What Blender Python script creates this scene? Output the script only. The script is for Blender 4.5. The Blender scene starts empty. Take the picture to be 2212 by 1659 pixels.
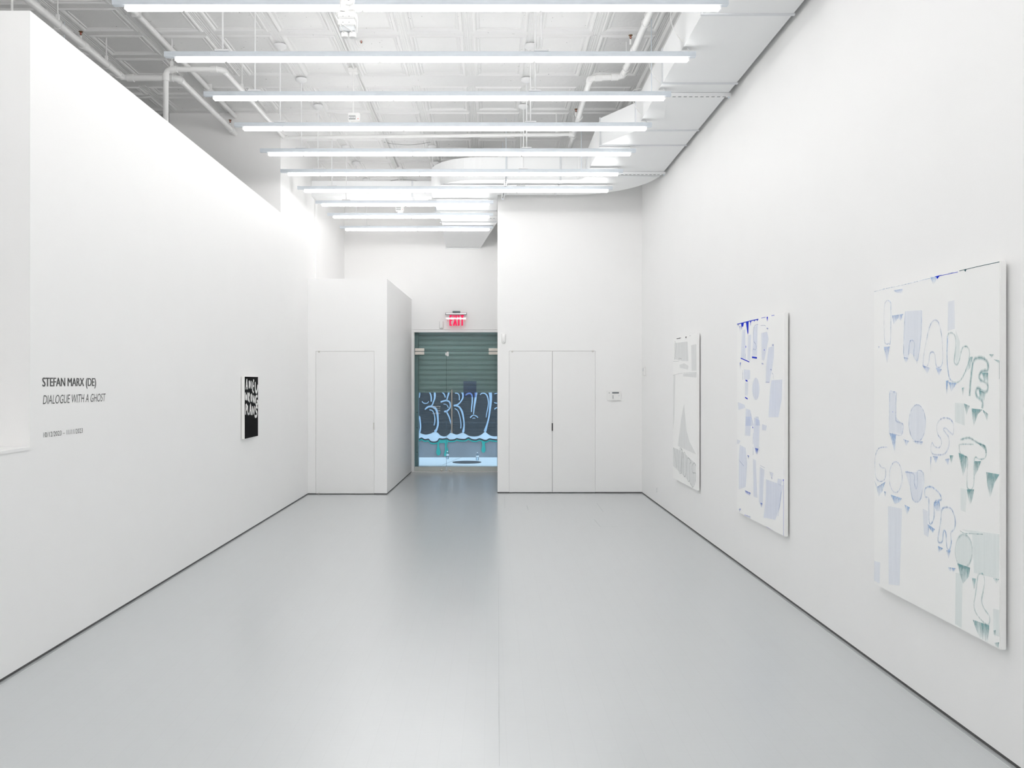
import bpy, bmesh, math, random
from mathutils import Vector, Matrix

random.seed(7)
SC = bpy.context.scene
COL = SC.collection
F = 1920.0            # focal length in pixels of the 2212 px wide frame
VX, VY = 1061.0, 826.0  # vanishing point of the room's length
EYE = 1.6

# ------------------------------------------------------------------ camera
cd = bpy.data.cameras.new('camera')
cam = bpy.data.objects.new('camera', cd)
COL.objects.link(cam)
cam.location = (0, 0, EYE)
cam.rotation_euler = (math.pi / 2, 0, 0)
cd.sensor_fit = 'HORIZONTAL'
cd.sensor_width = 36.0
cd.lens = F * 36.0 / 2212.0
cd.shift_x = (1106.0 - VX) / 2212.0
cd.shift_y = (VY - 829.5) / 2212.0
cd.clip_start = 0.05
cd.clip_end = 200
SC.camera = cam

# ------------------------------------------------------------------ world, exposure
TUBE_E = 14.2
w = bpy.data.worlds.new('daylight')
SC.world = w
w.use_nodes = True
wn = w.node_tree
bg = wn.nodes['Background']
bg.inputs[0].default_value = (0.60, 0.78, 1.0, 1)
bg.inputs[1].default_value = 3.0
SC.view_settings.view_transform = 'Standard'
SC.view_settings.look = 'None'
SC.view_settings.exposure = 0.22
SC.view_settings.gamma = 1.0
SC.view_settings.use_curve_mapping = False
cy = SC.cycles
cy.max_bounces = 7
cy.diffuse_bounces = 6
cy.glossy_bounces = 3
cy.transmission_bounces = 3
cy.use_adaptive_sampling = True
cy.adaptive_threshold = .04
cy.adaptive_min_samples = 12
cy.transparent_max_bounces = 12
cy.use_denoising = True
cy.use_light_tree = False
cy.sample_clamp_indirect = 8.0
cy.caustics_reflective = False
cy.caustics_refractive = False

# ------------------------------------------------------------------ helpers
def srgb(r, g, b):
    def c(v):
        v /= 255.0
        return v / 12.92 if v <= .04045 else ((v + .055) / 1.055) ** 2.4
    return (c(r), c(g), c(b), 1)

def P(x, y, u):
    """point seen at photo pixel x,y at depth u (depth / focal length)"""
    return Vector(((x - VX) * u, F * u, EYE + (VY - y) * u))

def mat(name, col, rough=.5, metal=0.0, noise=0.0, nscale=8.0, bump=0.0, bscale=60.0, spec=.5, coat=0.0, stretch=None, coat_rough=.1):
    m = bpy.data.materials.new(name)
    m.use_nodes = True
    nt = m.node_tree
    b = nt.nodes['Principled BSDF']
    b.inputs['Base Color'].default_value = col
    b.inputs['Roughness'].default_value = rough
    b.inputs['Metallic'].default_value = metal
    b.inputs['Specular IOR Level'].default_value = spec
    b.inputs['Coat Weight'].default_value = coat
    b.inputs['Coat Roughness'].default_value = coat_rough
    tc = nt.nodes.new('ShaderNodeTexCoord')
    src = tc.outputs['Object']
    if stretch:
        mp = nt.nodes.new('ShaderNodeMapping')
        mp.inputs['Scale'].default_value = stretch
        nt.links.new(src, mp.inputs[0])
        src = mp.outputs[0]
    if noise > 0:
        n = nt.nodes.new('ShaderNodeTexNoise')
        n.inputs['Scale'].default_value = nscale
        n.inputs['Detail'].default_value = 5
        nt.links.new(src, n.inputs['Vector'])
        mx = nt.nodes.new('ShaderNodeMix')
        mx.data_type = 'RGBA'
        mx.inputs[6].default_value = tuple(c * (1 - noise) for c in col[:3]) + (1,)
        mx.inputs[7].default_value = tuple(min(1, c * (1 + noise)) for c in col[:3]) + (1,)
        nt.links.new(n.outputs['Fac'], mx.inputs[0])
        nt.links.new(mx.outputs[2], b.inputs['Base Color'])
    if bump > 0:
        n2 = nt.nodes.new('ShaderNodeTexNoise')
        n2.inputs['Scale'].default_value = bscale
        n2.inputs['Detail'].default_value = 4
        nt.links.new(src, n2.inputs['Vector'])
        bp = nt.nodes.new('ShaderNodeBump')
        bp.inputs['Strength'].default_value = bump
        bp.inputs['Distance'].default_value = .01
        nt.links.new(n2.outputs['Fac'], bp.inputs['Height'])
        nt.links.new(bp.outputs[0], b.inputs['Normal'])
    return m

def emit_mat(name, col, s):
    m = bpy.data.materials.new(name)
    m.use_nodes = True
    nt = m.node_tree
    nt.nodes.remove(nt.nodes['Principled BSDF'])
    e = nt.nodes.new('ShaderNodeEmission')
    e.inputs[0].default_value = col
    e.inputs[1].default_value = s
    nt.links.new(e.outputs[0], nt.nodes['Material Output'].inputs[0])
    return m

class MB:
    """collects shapes into one mesh"""
    def __init__(s):
        s.bm = bmesh.new()
    def box(s, x0, x1, y0, y1, z0, z1, bev=0):
        b = bmesh.new() if bev else s.bm
        vs = [b.verts.new((x, y, z)) for x in (x0, x1) for y in (y0, y1) for z in (z0, z1)]
        for f in ((0, 1, 3, 2), (4, 6, 7, 5), (0, 4, 5, 1), (2, 3, 7, 6), (0, 2, 6, 4), (1, 5, 7, 3)):
            b.faces.new([vs[i] for i in f])
        if bev:
            bmesh.ops.bevel(b, geom=b.edges[:], offset=bev, segments=2, affect='EDGES')
            s.merge(b)
        return s
    def merge(s, b):
        me = bpy.data.meshes.new('t')
        b.to_mesh(me)
        b.free()
        s.bm.from_mesh(me)
        bpy.data.meshes.remove(me)
    def prism(s, pts, z0, z1):
        """polygon (x,y) list extruded in z"""
        lo = [s.bm.verts.new((x, y, z0)) for x, y in pts]
        hi = [s.bm.verts.new((x, y, z1)) for x, y in pts]
        s.bm.faces.new(lo[::-1])
        s.bm.faces.new(hi)
        n = len(pts)
        for i in range(n):
            s.bm.faces.new((lo[i], lo[(i + 1) % n], hi[(i + 1) % n], hi[i]))
        return s
    def tube(s, pts, r, seg=10, cap=True):
        pts = [Vector(p) for p in pts]
        rs = r if isinstance(r, (list, tuple)) else [r] * len(pts)
        rings = []
        ref = None
        for i, p in enumerate(pts):
            if i == 0:
                d = pts[1] - p
            elif i == len(pts) - 1:
                d = p - pts[i - 1]
            else:
                d = (pts[i + 1] - p).normalized() + (p - pts[i - 1]).normalized()
            d.normalize()
            if ref is None:
                ref = Vector((0, 0, 1)) if abs(d.z) < .9 else Vector((1, 0, 0))
            a = d.cross(ref)
            if a.length < 1e-4:
                a = d.cross(Vector((0, 1, 0)))
            a.normalize()
            b2 = a.cross(d).normalized()
            ref = b2 if abs(b2.dot(d)) < .9 else ref
            rings.append([s.bm.verts.new(p + (a * math.cos(t) + b2 * math.sin(t)) * rs[i]) for t in [2 * math.pi * k / seg for k in range(seg)]])
        for i in range(len(rings) - 1):
            for k in range(seg):
                s.bm.faces.new((rings[i][k], rings[i][(k + 1) % seg], rings[i + 1][(k + 1) % seg], rings[i + 1][k]))
        if cap:
            s.bm.faces.new(rings[0][::-1])
            s.bm.faces.new(rings[-1])
        return s
    def lathe(s, c, prof, seg=24, axis='z'):
        """profile [(r,h)] turned round axis through c"""
        c = Vector(c)
        rings = []
        for r, h in prof:
            ring = []
            for k in range(seg):
                t = 2 * math.pi * k / seg
                if axis == 'z':
                    v = Vector((r * math.cos(t), r * math.sin(t), h))
                elif axis == 'y':
                    v = Vector((r * math.cos(t), h, r * math.sin(t)))
                else:
                    v = Vector((h, r * math.cos(t), r * math.sin(t)))
                ring.append(s.bm.verts.new(c + v))
            rings.append(ring)
        for i in range(len(rings) - 1):
            for k in range(seg):
                s.bm.faces.new((rings[i][k], rings[i][(k + 1) % seg], rings[i + 1][(k + 1) % seg], rings[i + 1][k]))
        s.bm.faces.new(rings[0][::-1])
        s.bm.faces.new(rings[-1])
        return s
    def quad(s, *p):
        s.bm.faces.new([s.bm.verts.new(q) for q in p])
        return s
    def build(s, name, m, parent=None, smooth=False):
        bmesh.ops.recalc_face_normals(s.bm, faces=s.bm.faces[:])
        me = bpy.data.meshes.new(name)
        s.bm.to_mesh(me)
        s.bm.free()
        for mm in (m if isinstance(m, (list, tuple)) else [m]):
            me.materials.append(mm)
        if smooth:
            for p in me.polygons:
                p.use_smooth = True
            try:
                me.set_sharp_from_angle(angle=math.radians(40))
            except Exception:
                pass
        o = bpy.data.objects.new(name, me)
        COL.objects.link(o)
        if parent is not None:
            o.parent = parent
            o.matrix_parent_inverse = Matrix.Translation(-Vector(parent.location))
        return o

def struct(o):
    o['kind'] = 'structure'
    return o

def tag(o, label, cat, group=None, kind=None):
    o['label'] = label
    o['category'] = cat
    if group:
        o['group'] = group
    if kind:
        o['kind'] = kind
    return o

def empty(name, loc):
    o = bpy.data.objects.new(name, None)
    o.location = loc
    o.empty_display_size = .05
    COL.objects.link(o)
    return o

def copy_tree(o, parent=None):
    c = o.copy()
    COL.objects.link(c)
    if parent is not None:
        c.parent = parent
    for ch in [k for k in COL.objects if k.parent == o]:
        copy_tree(ch, c)
    return c

def smooth_path(pts, n=6, closed=False):
    pts = [Vector(p) for p in pts]
    if len(pts) < 3:
        return pts
    out = []
    N = len(pts)
    rng = range(N if closed else N - 1)
    for i in rng:
        if closed:
            p0, p1, p2, p3 = pts[(i - 1) % N], pts[i], pts[(i + 1) % N], pts[(i + 2) % N]
        else:
            p0, p1, p2, p3 = pts[max(i - 1, 0)], pts[i], pts[i + 1], pts[min(i + 2, N - 1)]
        for k in range(n):
            t = k / n
            out.append(.5 * ((2 * p1) + (p2 - p0) * t + (2 * p0 - 5 * p1 + 4 * p2 - p3) * t * t + (3 * p1 - p0 - 3 * p2 + p3) * t ** 3))
    out.append(pts[0] if closed else pts[-1])
    return out

class Flat:
    """painted marks in a plane; to3 turns plane (a, b) in metres into a point"""
    def __init__(s, to3, step=2e-5, clamp=None):
        s.to3 = to3
        s.bm = bmesh.new()
        s.cov = s.bm.verts.layers.float.new('coverage')
        s.lift = 0.0
        s.step = step
        s.clamp = clamp
    def v(s, a, b, c):
        if s.clamp:
            a = min(max(a, s.clamp[0]), s.clamp[1])
            b = min(max(b, s.clamp[2]), s.clamp[3])
        q = s.bm.verts.new(s.to3(a, b, s.lift))
        q[s.cov] = c
        return q
    def ribbon(s, pts, wd, closed=False, n=6, cov=1.0, rnd=True, soft=False):
        pts = smooth_path([Vector(p) for p in pts], n, closed)
        ws = wd if isinstance(wd, (list, tuple)) else [wd, wd]
        if s.clamp:
            over = max(p.y for p in pts) + max(ws) * .5 - s.clamp[3]
            if over > 0:
                pts = [p - Vector((0, over)) for p in pts]
        acc = [0.0]
        for a, b in zip(pts[:-1], pts[1:]):
            acc.append(acc[-1] + (b - a).length)
        T = acc[-1]
        r0, r1 = ws[0] / 2, ws[-1] / 2
        if rnd and not closed and T > r0 + r1:
            st = sorted(set([r0 * k for k in (0, .06, .25, .6, 1)] + [T - r1 * k for k in (0, .06, .25, .6, 1)] + [t for t in acc if r0 < t < T - r1]))
        else:
            st = acc
            rnd = False
        def at(t):
            for k in range(len(acc) - 1):
                if t <= acc[k + 1] + 1e-12:
                    f = (t - acc[k]) / max(1e-12, acc[k + 1] - acc[k])
                    return pts[k] + (pts[k + 1] - pts[k]) * f
            return pts[-1]
        P_ = [at(t) for t in st]
        N = len(P_)
        prev = None
        for i, p in enumerate(P_):
            d = P_[min(i + 1, N - 1)] - P_[max(i - 1, 0)]
            if closed and i in (0, N - 1):
                d = P_[1] - P_[N - 2]
            if d.length < 1e-9:
                d = Vector((1, 0))
            d.normalize()
            t = st[i] / max(1e-9, T) * (len(ws) - 1)
            k = min(int(t), len(ws) - 2)
            wv = ws[k] + (ws[k + 1] - ws[k]) * (t - k)
            if rnd:
                e = min(st[i] / r0, (T - st[i]) / r1, 1)
                wv *= math.sqrt(max(0.0, 1 - (1 - e) ** 2)) + .02
            nn = Vector((-d.y, d.x)) * wv / 2
            ce = cov * .35 if soft else cov
            cur = (s.v(p.x + nn.x, p.y + nn.y, ce), s.v(p.x, p.y, cov), s.v(p.x - nn.x, p.y - nn.y, ce))
            if prev:
                s.bm.faces.new((prev[0], cur[0], cur[1], prev[1]))
                s.bm.faces.new((prev[1], cur[1], cur[2], prev[2]))
            prev = cur
            s.lift += s.step * .05
        s.lift += s.step
    def poly(s, pts, c0=1.0, c1=1.0):
        zs = [p[1] for p in pts]
        z0, z1 = min(zs), max(zs)
        vs = [s.v(p[0], p[1], c0 + (c1 - c0) * (p[1] - z0) / max(1e-6, z1 - z0)) for p in pts]
        f = s.bm.faces.new(vs)
        f.normal_update()
        bmesh.ops.triangulate(s.bm, faces=[f])
        s.lift += s.step
    def build(s, name, m, parent):
        me = bpy.data.meshes.new(name)
        s.bm.to_mesh(me)
        s.bm.free()
        me.materials.append(m)
        o = bpy.data.objects.new(name, me)
        COL.objects.link(o)
        o.parent = parent
        if parent is not None:
            o.matrix_parent_inverse = Matrix.Translation(-Vector(parent.location))
        return o

def text_mesh(s, shear=0.0, bold=0.0):
    cu = bpy.data.curves.new('txt', 'FONT')
    cu.body = s
    cu.shear = shear
    cu.offset = bold
    cu.resolution_u = 4
    o = bpy.data.objects.new('txt', cu)
    COL.objects.link(o)
    dg = bpy.context.evaluated_depsgraph_get()
    me = bpy.data.meshes.new_from_object(o.evaluated_get(dg))
    bpy.data.objects.remove(o)
    bpy.data.curves.remove(cu)
    return me

def place_text(name, s, m, to3, a0, a1, b0, b1, parent=None, shear=0.0, bold=0.0, heavy=0.0):
    """text whose width spans a0..a1 and whose capital height spans b0..b1"""
    me = text_mesh(s, shear, bold)
    ref = text_mesh('H', 0, bold)
    h0 = min(v.co.y for v in ref.vertices)
    h1 = max(v.co.y for v in ref.vertices)
    bpy.data.meshes.remove(ref)
    xs = [v.co.x for v in me.vertices]
    x0, x1 = min(xs), max(xs)
    for v in me.vertices:
        a = a0 + (v.co.x - x0) / (x1 - x0) * (a1 - a0)
        b = b0 + (v.co.y - h0) / (h1 - h0) * (b1 - b0)
        v.co = to3(a, b, 0)
    if heavy:
        # a second outline a hair beside the first thickens the strokes
        b2 = bmesh.new()
        b2.from_mesh(me)
        d = bmesh.ops.duplicate(b2, geom=b2.verts[:] + b2.edges[:] + b2.faces[:])
        sh = to3(heavy, 0, .0002) - to3(0, 0, 0)
        for g in d['geom']:
            if isinstance(g, bmesh.types.BMVert):
                g.co += sh
        b2.to_mesh(me)
        b2.free()
    me.materials.clear()
    me.materials.append(m)
    o = bpy.data.objects.new(name, me)
    me.name = name
    COL.objects.link(o)
    if parent is not None:
        o.parent = parent
        o.matrix_parent_inverse = Matrix.Translation(-Vector(parent.location))
    return o

# ------------------------------------------------------------------ materials
M = {}
M['wall'] = mat('white_wall_paint', (.930, .928, .924, 1), .55, noise=.012, nscale=2.5, bump=.04, bscale=140, spec=.3)
M['door'] = mat('white_door_paint', (.91, .908, .904, 1), .45, noise=.008, nscale=3, spec=.4)
M['ceil'] = mat('painted_tin', (.80, .805, .80, 1), .38, noise=.03, nscale=4, bump=.35, bscale=26, spec=.45)
def tin_mat():
    m = mat('painted_tin', (.865, .865, .86, 1), .36, noise=.03, nscale=4, bump=.32, bscale=22, spec=.5)
    nt = m.node_tree
    b = nt.nodes['Principled BSDF']
    src = b.inputs['Base Color'].links[0].from_socket
    tc = nt.nodes.new('ShaderNodeTexCoord')
    n = nt.nodes.new('ShaderNodeTexNoise')
    n.inputs['Scale'].default_value = 34
    n.inputs['Detail'].default_value = 3
    cr = nt.nodes.new('ShaderNodeValToRGB')
    cr.color_ramp.elements[0].position = .735
    cr.color_ramp.elements[1].position = .75
    mx = nt.nodes.new('ShaderNodeMix')
    mx.data_type = 'RGBA'
    mx.inputs[7].default_value = (.18, .18, .18, 1)
    nt.links.new(tc.outputs['Object'], n.inputs['Vector'])
    nt.links.new(n.outputs['Fac'], cr.inputs[0])
    nt.links.new(cr.outputs[0], mx.inputs[0])
    nt.links.new(src, mx.inputs[6])
    nt.links.new(mx.outputs[2], b.inputs['Base Color'])
    return m
M['ceil'] = tin_mat()
M['reveal'] = mat('wall_reveal_shade', (.10, .10, .10, 1), .8, noise=.2, nscale=20)
M['white_metal'] = mat('white_enamelled_metal', (.88, .885, .89, 1), .35, noise=.01, nscale=5)
M['duct'] = mat('white_painted_duct', (.875, .885, .89, 1), .42, noise=.02, nscale=1.6, spec=.45)
M['joint'] = mat('duct_joint_paint', (.72, .74, .76, 1), .4, noise=.04)
M['galv'] = mat('galvanised_steel', (.72, .77, .82, 1), .38, metal=.45, noise=.10, nscale=7, stretch=(1.5, 8, 8))
M['pipe'] = mat('white_painted_pipe', (.88, .88, .875, 1), .4, noise=.02, nscale=12, bump=.05, bscale=50)
M['tube'] = emit_mat('lit_tube', (1.0, .982, .968, 1), TUBE_E)
M['socket'] = mat('white_lamp_socket', (.85, .85, .85, 1), .4, noise=.01)
M['steel'] = mat('brushed_steel', (.62, .60, .56, 1), .3, metal=.85, noise=.06, nscale=30, stretch=(1, 1, 20))
M['nickel'] = mat('satin_patch_fitting', (.74, .70, .64, 1), .42, metal=.35, noise=.03)
M['dark'] = mat('dark_metal', (.05, .05, .055, 1), .5, noise=.1)
M['gap'] = mat('door_gap_shadow', (.25, .25, .25, 1), .9, noise=.1)
M['brass'] = mat('aged_brass', (.20, .11, .045, 1), .4, metal=.8, noise=.15, nscale=60)
M['red'] = mat('red_glass_bulb', (.6, .02, .02, 1), .2, noise=.05)
M['canvas'] = mat('primed_white_canvas', (.965, .965, .955, 1), .8, noise=.012, nscale=7, bump=.12, bscale=420, spec=.2)
M['canvas_edge'] = mat('canvas_edge', (.965, .96, .94, 1), .8, noise=.015, bump=.1, bscale=300, spec=.2)
M['plastic'] = mat('white_plastic', (.90, .90, .89, 1), .35, noise=.006)
M['black_text'] = mat('dark_grey_vinyl', (.055, .055, .055, 1), .55, noise=.05)
M['rail'] = mat('pale_door_rail', (.58, .61, .58, 1), .4, metal=.3, noise=.04)
M['alu'] = mat('satin_aluminium', (.72, .72, .74, 1), .25, metal=.8, noise=.03)
M['button'] = mat('grey_button', (.42, .43, .43, 1), .5, noise=.05)
M['slot'] = mat('slot_shade_and_dark_grey', (.16, .18, .19, 1), .7, noise=.1)  # slot shade as colour, also plain dark grey on small fittings

def speckle(name, paint, full=1.0, sc=70, spread=1.5, stretch=(1, 1, .22)):
    """thin dragged paint: breaks up into streaks and specks where its coverage is low"""
    m = mat(name, paint, .75, spec=.12)
    nt = m.node_tree
    b = nt.nodes['Principled BSDF']
    tc = nt.nodes.new('ShaderNodeTexCoord')
    mp = nt.nodes.new('ShaderNodeMapping')
    mp.inputs['Scale'].default_value = stretch
    n = nt.nodes.new('ShaderNodeTexNoise')
    n.inputs['Scale'].default_value = sc
    n.inputs['Detail'].default_value = 7
    n.inputs['Roughness'].default_value = .75
    at = nt.nodes.new('ShaderNodeAttribute')
    at.attribute_name = 'coverage'
    m1 = nt.nodes.new('ShaderNodeMath')
    m1.operation = 'MULTIPLY_ADD'
    m1.inputs[1].default_value = spread
    m2 = nt.nodes.new('ShaderNodeMath')
    m2.operation = 'SUBTRACT'
    m2.inputs[1].default_value = spread * .5
    mr = nt.nodes.new('ShaderNodeMapRange')
    mr.inputs[1].default_value = .35
    mr.inputs[2].default_value = .95
    mr.inputs[4].default_value = full
    nt.links.new(tc.outputs['Object'], mp.inputs[0])
    nt.links.new(mp.outputs[0], n.inputs['Vector'])
    nt.links.new(n.outputs['Fac'], m1.inputs[0])
    nt.links.new(at.outputs['Fac'], m1.inputs[2])
    nt.links.new(m1.outputs[0], m2.inputs[0])
    nt.links.new(m2.outputs[0], mr.inputs[0])
    nt.links.new(mr.outputs[0], b.inputs['Alpha'])
    return m

M['p_ghost_blue'] = speckle('pale_blue_paint', (.40, .56, .90, 1), .42)
M['p_blue'] = speckle('light_blue_paint', (.28, .50, .86, 1), .5)
M['p_teal'] = speckle('grey_teal_paint', (.16, .42, .44, 1), .56)
M['p_teal_pale'] = speckle('pale_teal_paint', (.34, .58, .60, 1), .48)
M['p_wash_blue'] = speckle('faint_blue_wash', (.55, .68, .95, 1), .24, 12, .5, (1, 3, .15))
M['p_wash_teal'] = speckle('faint_teal_wash', (.50, .72, .73, 1), .22, 12, .6, (1, 3, .15))
M['p_cobalt'] = mat('cobalt_paint', (.0, .025, .60, 1), .7, noise=.15, nscale=40, spec=.1)
M['p_cobalt_mid'] = speckle('thin_cobalt_paint', (.08, .18, .72, 1), .6, 120)
M['p_wash_cobalt'] = speckle('faint_cobalt_wash', (.42, .56, .95, 1), .26, 14, .8, (1, 3, .12))
M['p_deep_teal'] = mat('deep_teal_paint', srgb(10, 78, 84), .7, noise=.15, nscale=40, spec=.1)
M['p_grey'] = speckle('grey_wash', (.50, .54, .56, 1), .26, 14, .8, (1, 3, .12))
M['p_grey_line'] = speckle('grey_line_paint', (.28, .33, .35, 1), .5, 110)
M['p_black'] = mat('black_oil_paint', (.012, .012, .013, 1), .85, noise=.3, nscale=30, spec=.06)
M['p_white'] = mat('white_oil_paint', (.84, .84, .82, 1), .6, noise=.10, nscale=50, spec=.3)

# floor: painted boards
def floor_mat():
    m = mat('grey_painted_boards', (.5, .53, .54, 1), .3, spec=1.0, coat=.8, coat_rough=.26)
    nt = m.node_tree
    b = nt.nodes['Principled BSDF']
    tc = nt.nodes.new('ShaderNodeTexCoord')
    mp = nt.nodes.new('ShaderNodeMapping')
    mp.inputs['Rotation'].default_value = (0, 0, math.pi / 2)
    mp.inputs['Location'].default_value = (.4, .03, 0)
    br = nt.nodes.new('ShaderNodeTexBrick')
    br.offset = .37
    br.inputs['Scale'].default_value = 1.0
    br.inputs['Brick Width'].default_value = 2.4
    br.inputs['Row Height'].default_value = .098
    br.inputs['Mortar Size'].default_value = .0011
    br.inputs['Mortar Smooth'].default_value = .3
    br.inputs['Color1'].default_value = (.535, .56, .57, 1)
    br.inputs['Color2'].default_value = (.541, .566, .576, 1)
    br.inputs['Mortar'].default_value = (.50, .525, .535, 1)
    nt.links.new(tc.outputs['Object'], mp.inputs[0])
    nt.links.new(mp.outputs[0], br.inputs['Vector'])
    n = nt.nodes.new('ShaderNodeTexNoise')
    n.inputs['Scale'].default_value = 1.3
    n.inputs['Detail'].default_value = 6
    nt.links.new(tc.outputs['Object'], n.inputs['Vector'])
    mr = nt.nodes.new('ShaderNodeMapRange')
    mr.inputs[3].default_value = .96
    mr.inputs[4].default_value = 1.04
    nt.links.new(n.outputs['Fac'], mr.inputs[0])
    mx = nt.nodes.new('ShaderNodeMix')
    mx.data_type = 'RGBA'
    mx.blend_type = 'MULTIPLY'
    mx.inputs[0].default_value = 1
    nt.links.new(br.outputs['Color'], mx.inputs[6])
    nt.links.new(mr.outputs[0], mx.inputs[7])
    nt.links.new(mx.outputs[2], b.inputs['Base Color'])
    # brushed unevenness across the boards
    mp2 = nt.nodes.new('ShaderNodeMapping')
    mp2.inputs['Scale'].default_value = (1.2, 14, 1)
    n2 = nt.nodes.new('ShaderNodeTexNoise')
    n2.inputs['Scale'].default_value = 3.0
    n2.inputs['Detail'].default_value = 5
    nt.links.new(tc.outputs['Object'], mp2.inputs[0])
    nt.links.new(mp2.outputs[0], n2.inputs['Vector'])
    ad = nt.nodes.new('ShaderNodeMath')
    ad.operation = 'MULTIPLY_ADD'
    ad.inputs[1].default_value = -.8
    nt.links.new(br.outputs['Fac'], ad.inputs[0])
    nt.links.new(n2.outputs['Fac'], ad.inputs[2])
    bp = nt.nodes.new('ShaderNodeBump')
    bp.inputs['Strength'].default_value = .12
    bp.inputs['Distance'].default_value = .004
    nt.links.new(ad.outputs[0], bp.inputs['Height'])
    nt.links.new(bp.outputs[0], b.inputs['Normal'])
    mr2 = nt.nodes.new('ShaderNodeMapRange')
    mr2.inputs[3].default_value = .26
    mr2.inputs[4].default_value = .36
    nt.links.new(n.outputs['Fac'], mr2.inputs[0])
    nt.links.new(mr2.outputs[0], b.inputs['Roughness'])
    return m
M['floor'] = floor_mat()

def glass_mat(name, tint, spec_scale=1.0):
    m = bpy.data.materials.new(name)
    m.use_nodes = True
    nt = m.node_tree
    nt.nodes.remove(nt.nodes['Principled BSDF'])
    t = nt.nodes.new('ShaderNodeBsdfTransparent')
    t.inputs[0].default_value = tint
    g = nt.nodes.new('ShaderNodeBsdfGlossy')
    g.inputs['Roughness'].default_value = .02
    fr = nt.nodes.new('ShaderNodeFresnel')
    fr.inputs[0].default_value = 1.45
    ml = nt.nodes.new('ShaderNodeMath')
    ml.operation = 'MULTIPLY'
    ml.inputs[1].default_value = spec_scale
    mx = nt.nodes.new('ShaderNodeMixShader')
    nt.links.new(fr.outputs[0], ml.inputs[0])
    nt.links.new(ml.outputs[0], mx.inputs[0])
    nt.links.new(t.outputs[0], mx.inputs[1])
    nt.links.new(g.outputs[0], mx.inputs[2])
    nt.links.new(mx.outputs[0], nt.nodes['Material Output'].inputs[0])
    return m
M['glass'] = glass_mat('clear_door_glass', (.90, .955, .955, 1))
M['acrylic'] = glass_mat('clear_acrylic', (.98, .99, .99, 1), 1.15)
M['dark_glass'] = mat('dark_glass_edge', (.05, .09, .10, 1), .2, noise=.05)
M['film'] = glass_mat('violet_blue_film', (.66, .68, .86, 1), .3)
M['bottle'] = glass_mat('clear_bottle_plastic', (.80, .88, .93, 1), 1.6)

# ------------------------------------------------------------------ room dimensions
XL, XR = -2.617, 2.178
ZC = EYE + 3.35
YB = -3.2                        # wall behind the camera
Y_CLOSET = .00661 * F            # front of the closet box
Y_RIGHT = .00669 * F             # back wall with the double doors
Y_FRONT = .00827 * F             # glass front
Y_PART0 = 2.617 / 996 * F        # where the tall partition starts
Y_PART1 = .005752 * F            # where it meets the full-height wall
ZP = EYE + 2.11                  # top of the partition
RV = .016                        # shadow gap at the foot of the walls

# floor and sub floor
struct(MB().box(-5.4, 3.0, YB - .2, Y_FRONT + .07, -.12, 0).build('floor', M['floor']))

# floor seams: the access hatch by the right wall and the long centre joint
def gp(x, y):
    u = EYE / (y - VY)
    return Vector(((x - VX) * u, F * u, .0012))
fl = bpy.data.objects['floor']
mb = MB()
for a, b2, wd in ((gp(1289, 1087), gp(1303, 1106), .006), (gp(1283, 1122), gp(1297, 1138), .006), (gp(1297, 1138), gp(1336, 1137.6), .007), (gp(1336, 1137.6), gp(1415, 1136.6), .004),
                  (gp(1138, 1092), gp(1141, 1102), .008), (gp(1090, 1072), gp(1090.5, 1098), .004), (gp(1076.5, 1230), gp(1078.5, 1655), .0012)):
    d = (b2 - a).normalized()
    n = Vector((-d.y, d.x, 0)) * wd / 2
    mb.quad(a + n, b2 + n, b2 - n, a - n)
mb2 = MB()
for x, s_ in ((XL, 1), (XR, -1)):
    a, b2 = sorted((x + s_ * .024, x + s_ * .0265))
    mb2.box(a, b2, YB, Y_CLOSET, .0002, .0012)
M['edge'] = mat('pale_floor_edge', (.78, .80, .80, 1), .4, noise=.03)
mb2.build('edge_line', M['edge'], fl)
M['seam'] = mat('floor_seam_grey', (.33, .35, .36, 1), .7, noise=.1)
mb.build('seam', M['seam'], fl)

# walls
def wallbox(name, *b):
    return struct(MB().box(*b).build(name, M['wall']))
wallbox('wall_right', XR, XR + .2, YB, Y_RIGHT + .3, RV, ZC + .06)
wallbox('wall_rear', -5.4, XR + .2, YB - .2, YB, RV, ZC + .06)
# left: low wall, tall partition, then full height
TL = -3.1
mb = MB().box(TL, XL, YB, Y_PART0, RV, EYE - .385)
struct(mb.build('wall_left_low', M['wall']))
mb = MB().box(TL, XL, Y_PART0, Y_PART1, RV, ZP)
struct(mb.build('wall_left_partition', M['wall']))
mb = MB()
mb.box(-2.85, XL, Y_PART1 + .001, Y_FRONT + .25, RV, ZC + .06)
mb.box(-4.0, -2.85, Y_PART1 + .001, Y_PART1 + .16, RV, ZC + .06)
struct(mb.build('wall_left', M['wall']))
wallbox('wall_far_left', -5.4, -5.2, YB, 13.2, RV, ZC + .06)
wallbox('wall_alcove', -5.2, -2.85, 13.0, 13.2, RV, ZC + .06)
o = MB().box(TL - .02, -2.611, YB, Y_PART0 - .0005, EYE - .385, EYE - .365, .002).build('windowsill', M['door'])
o.name = 'trim_1'
struct(o)

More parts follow.
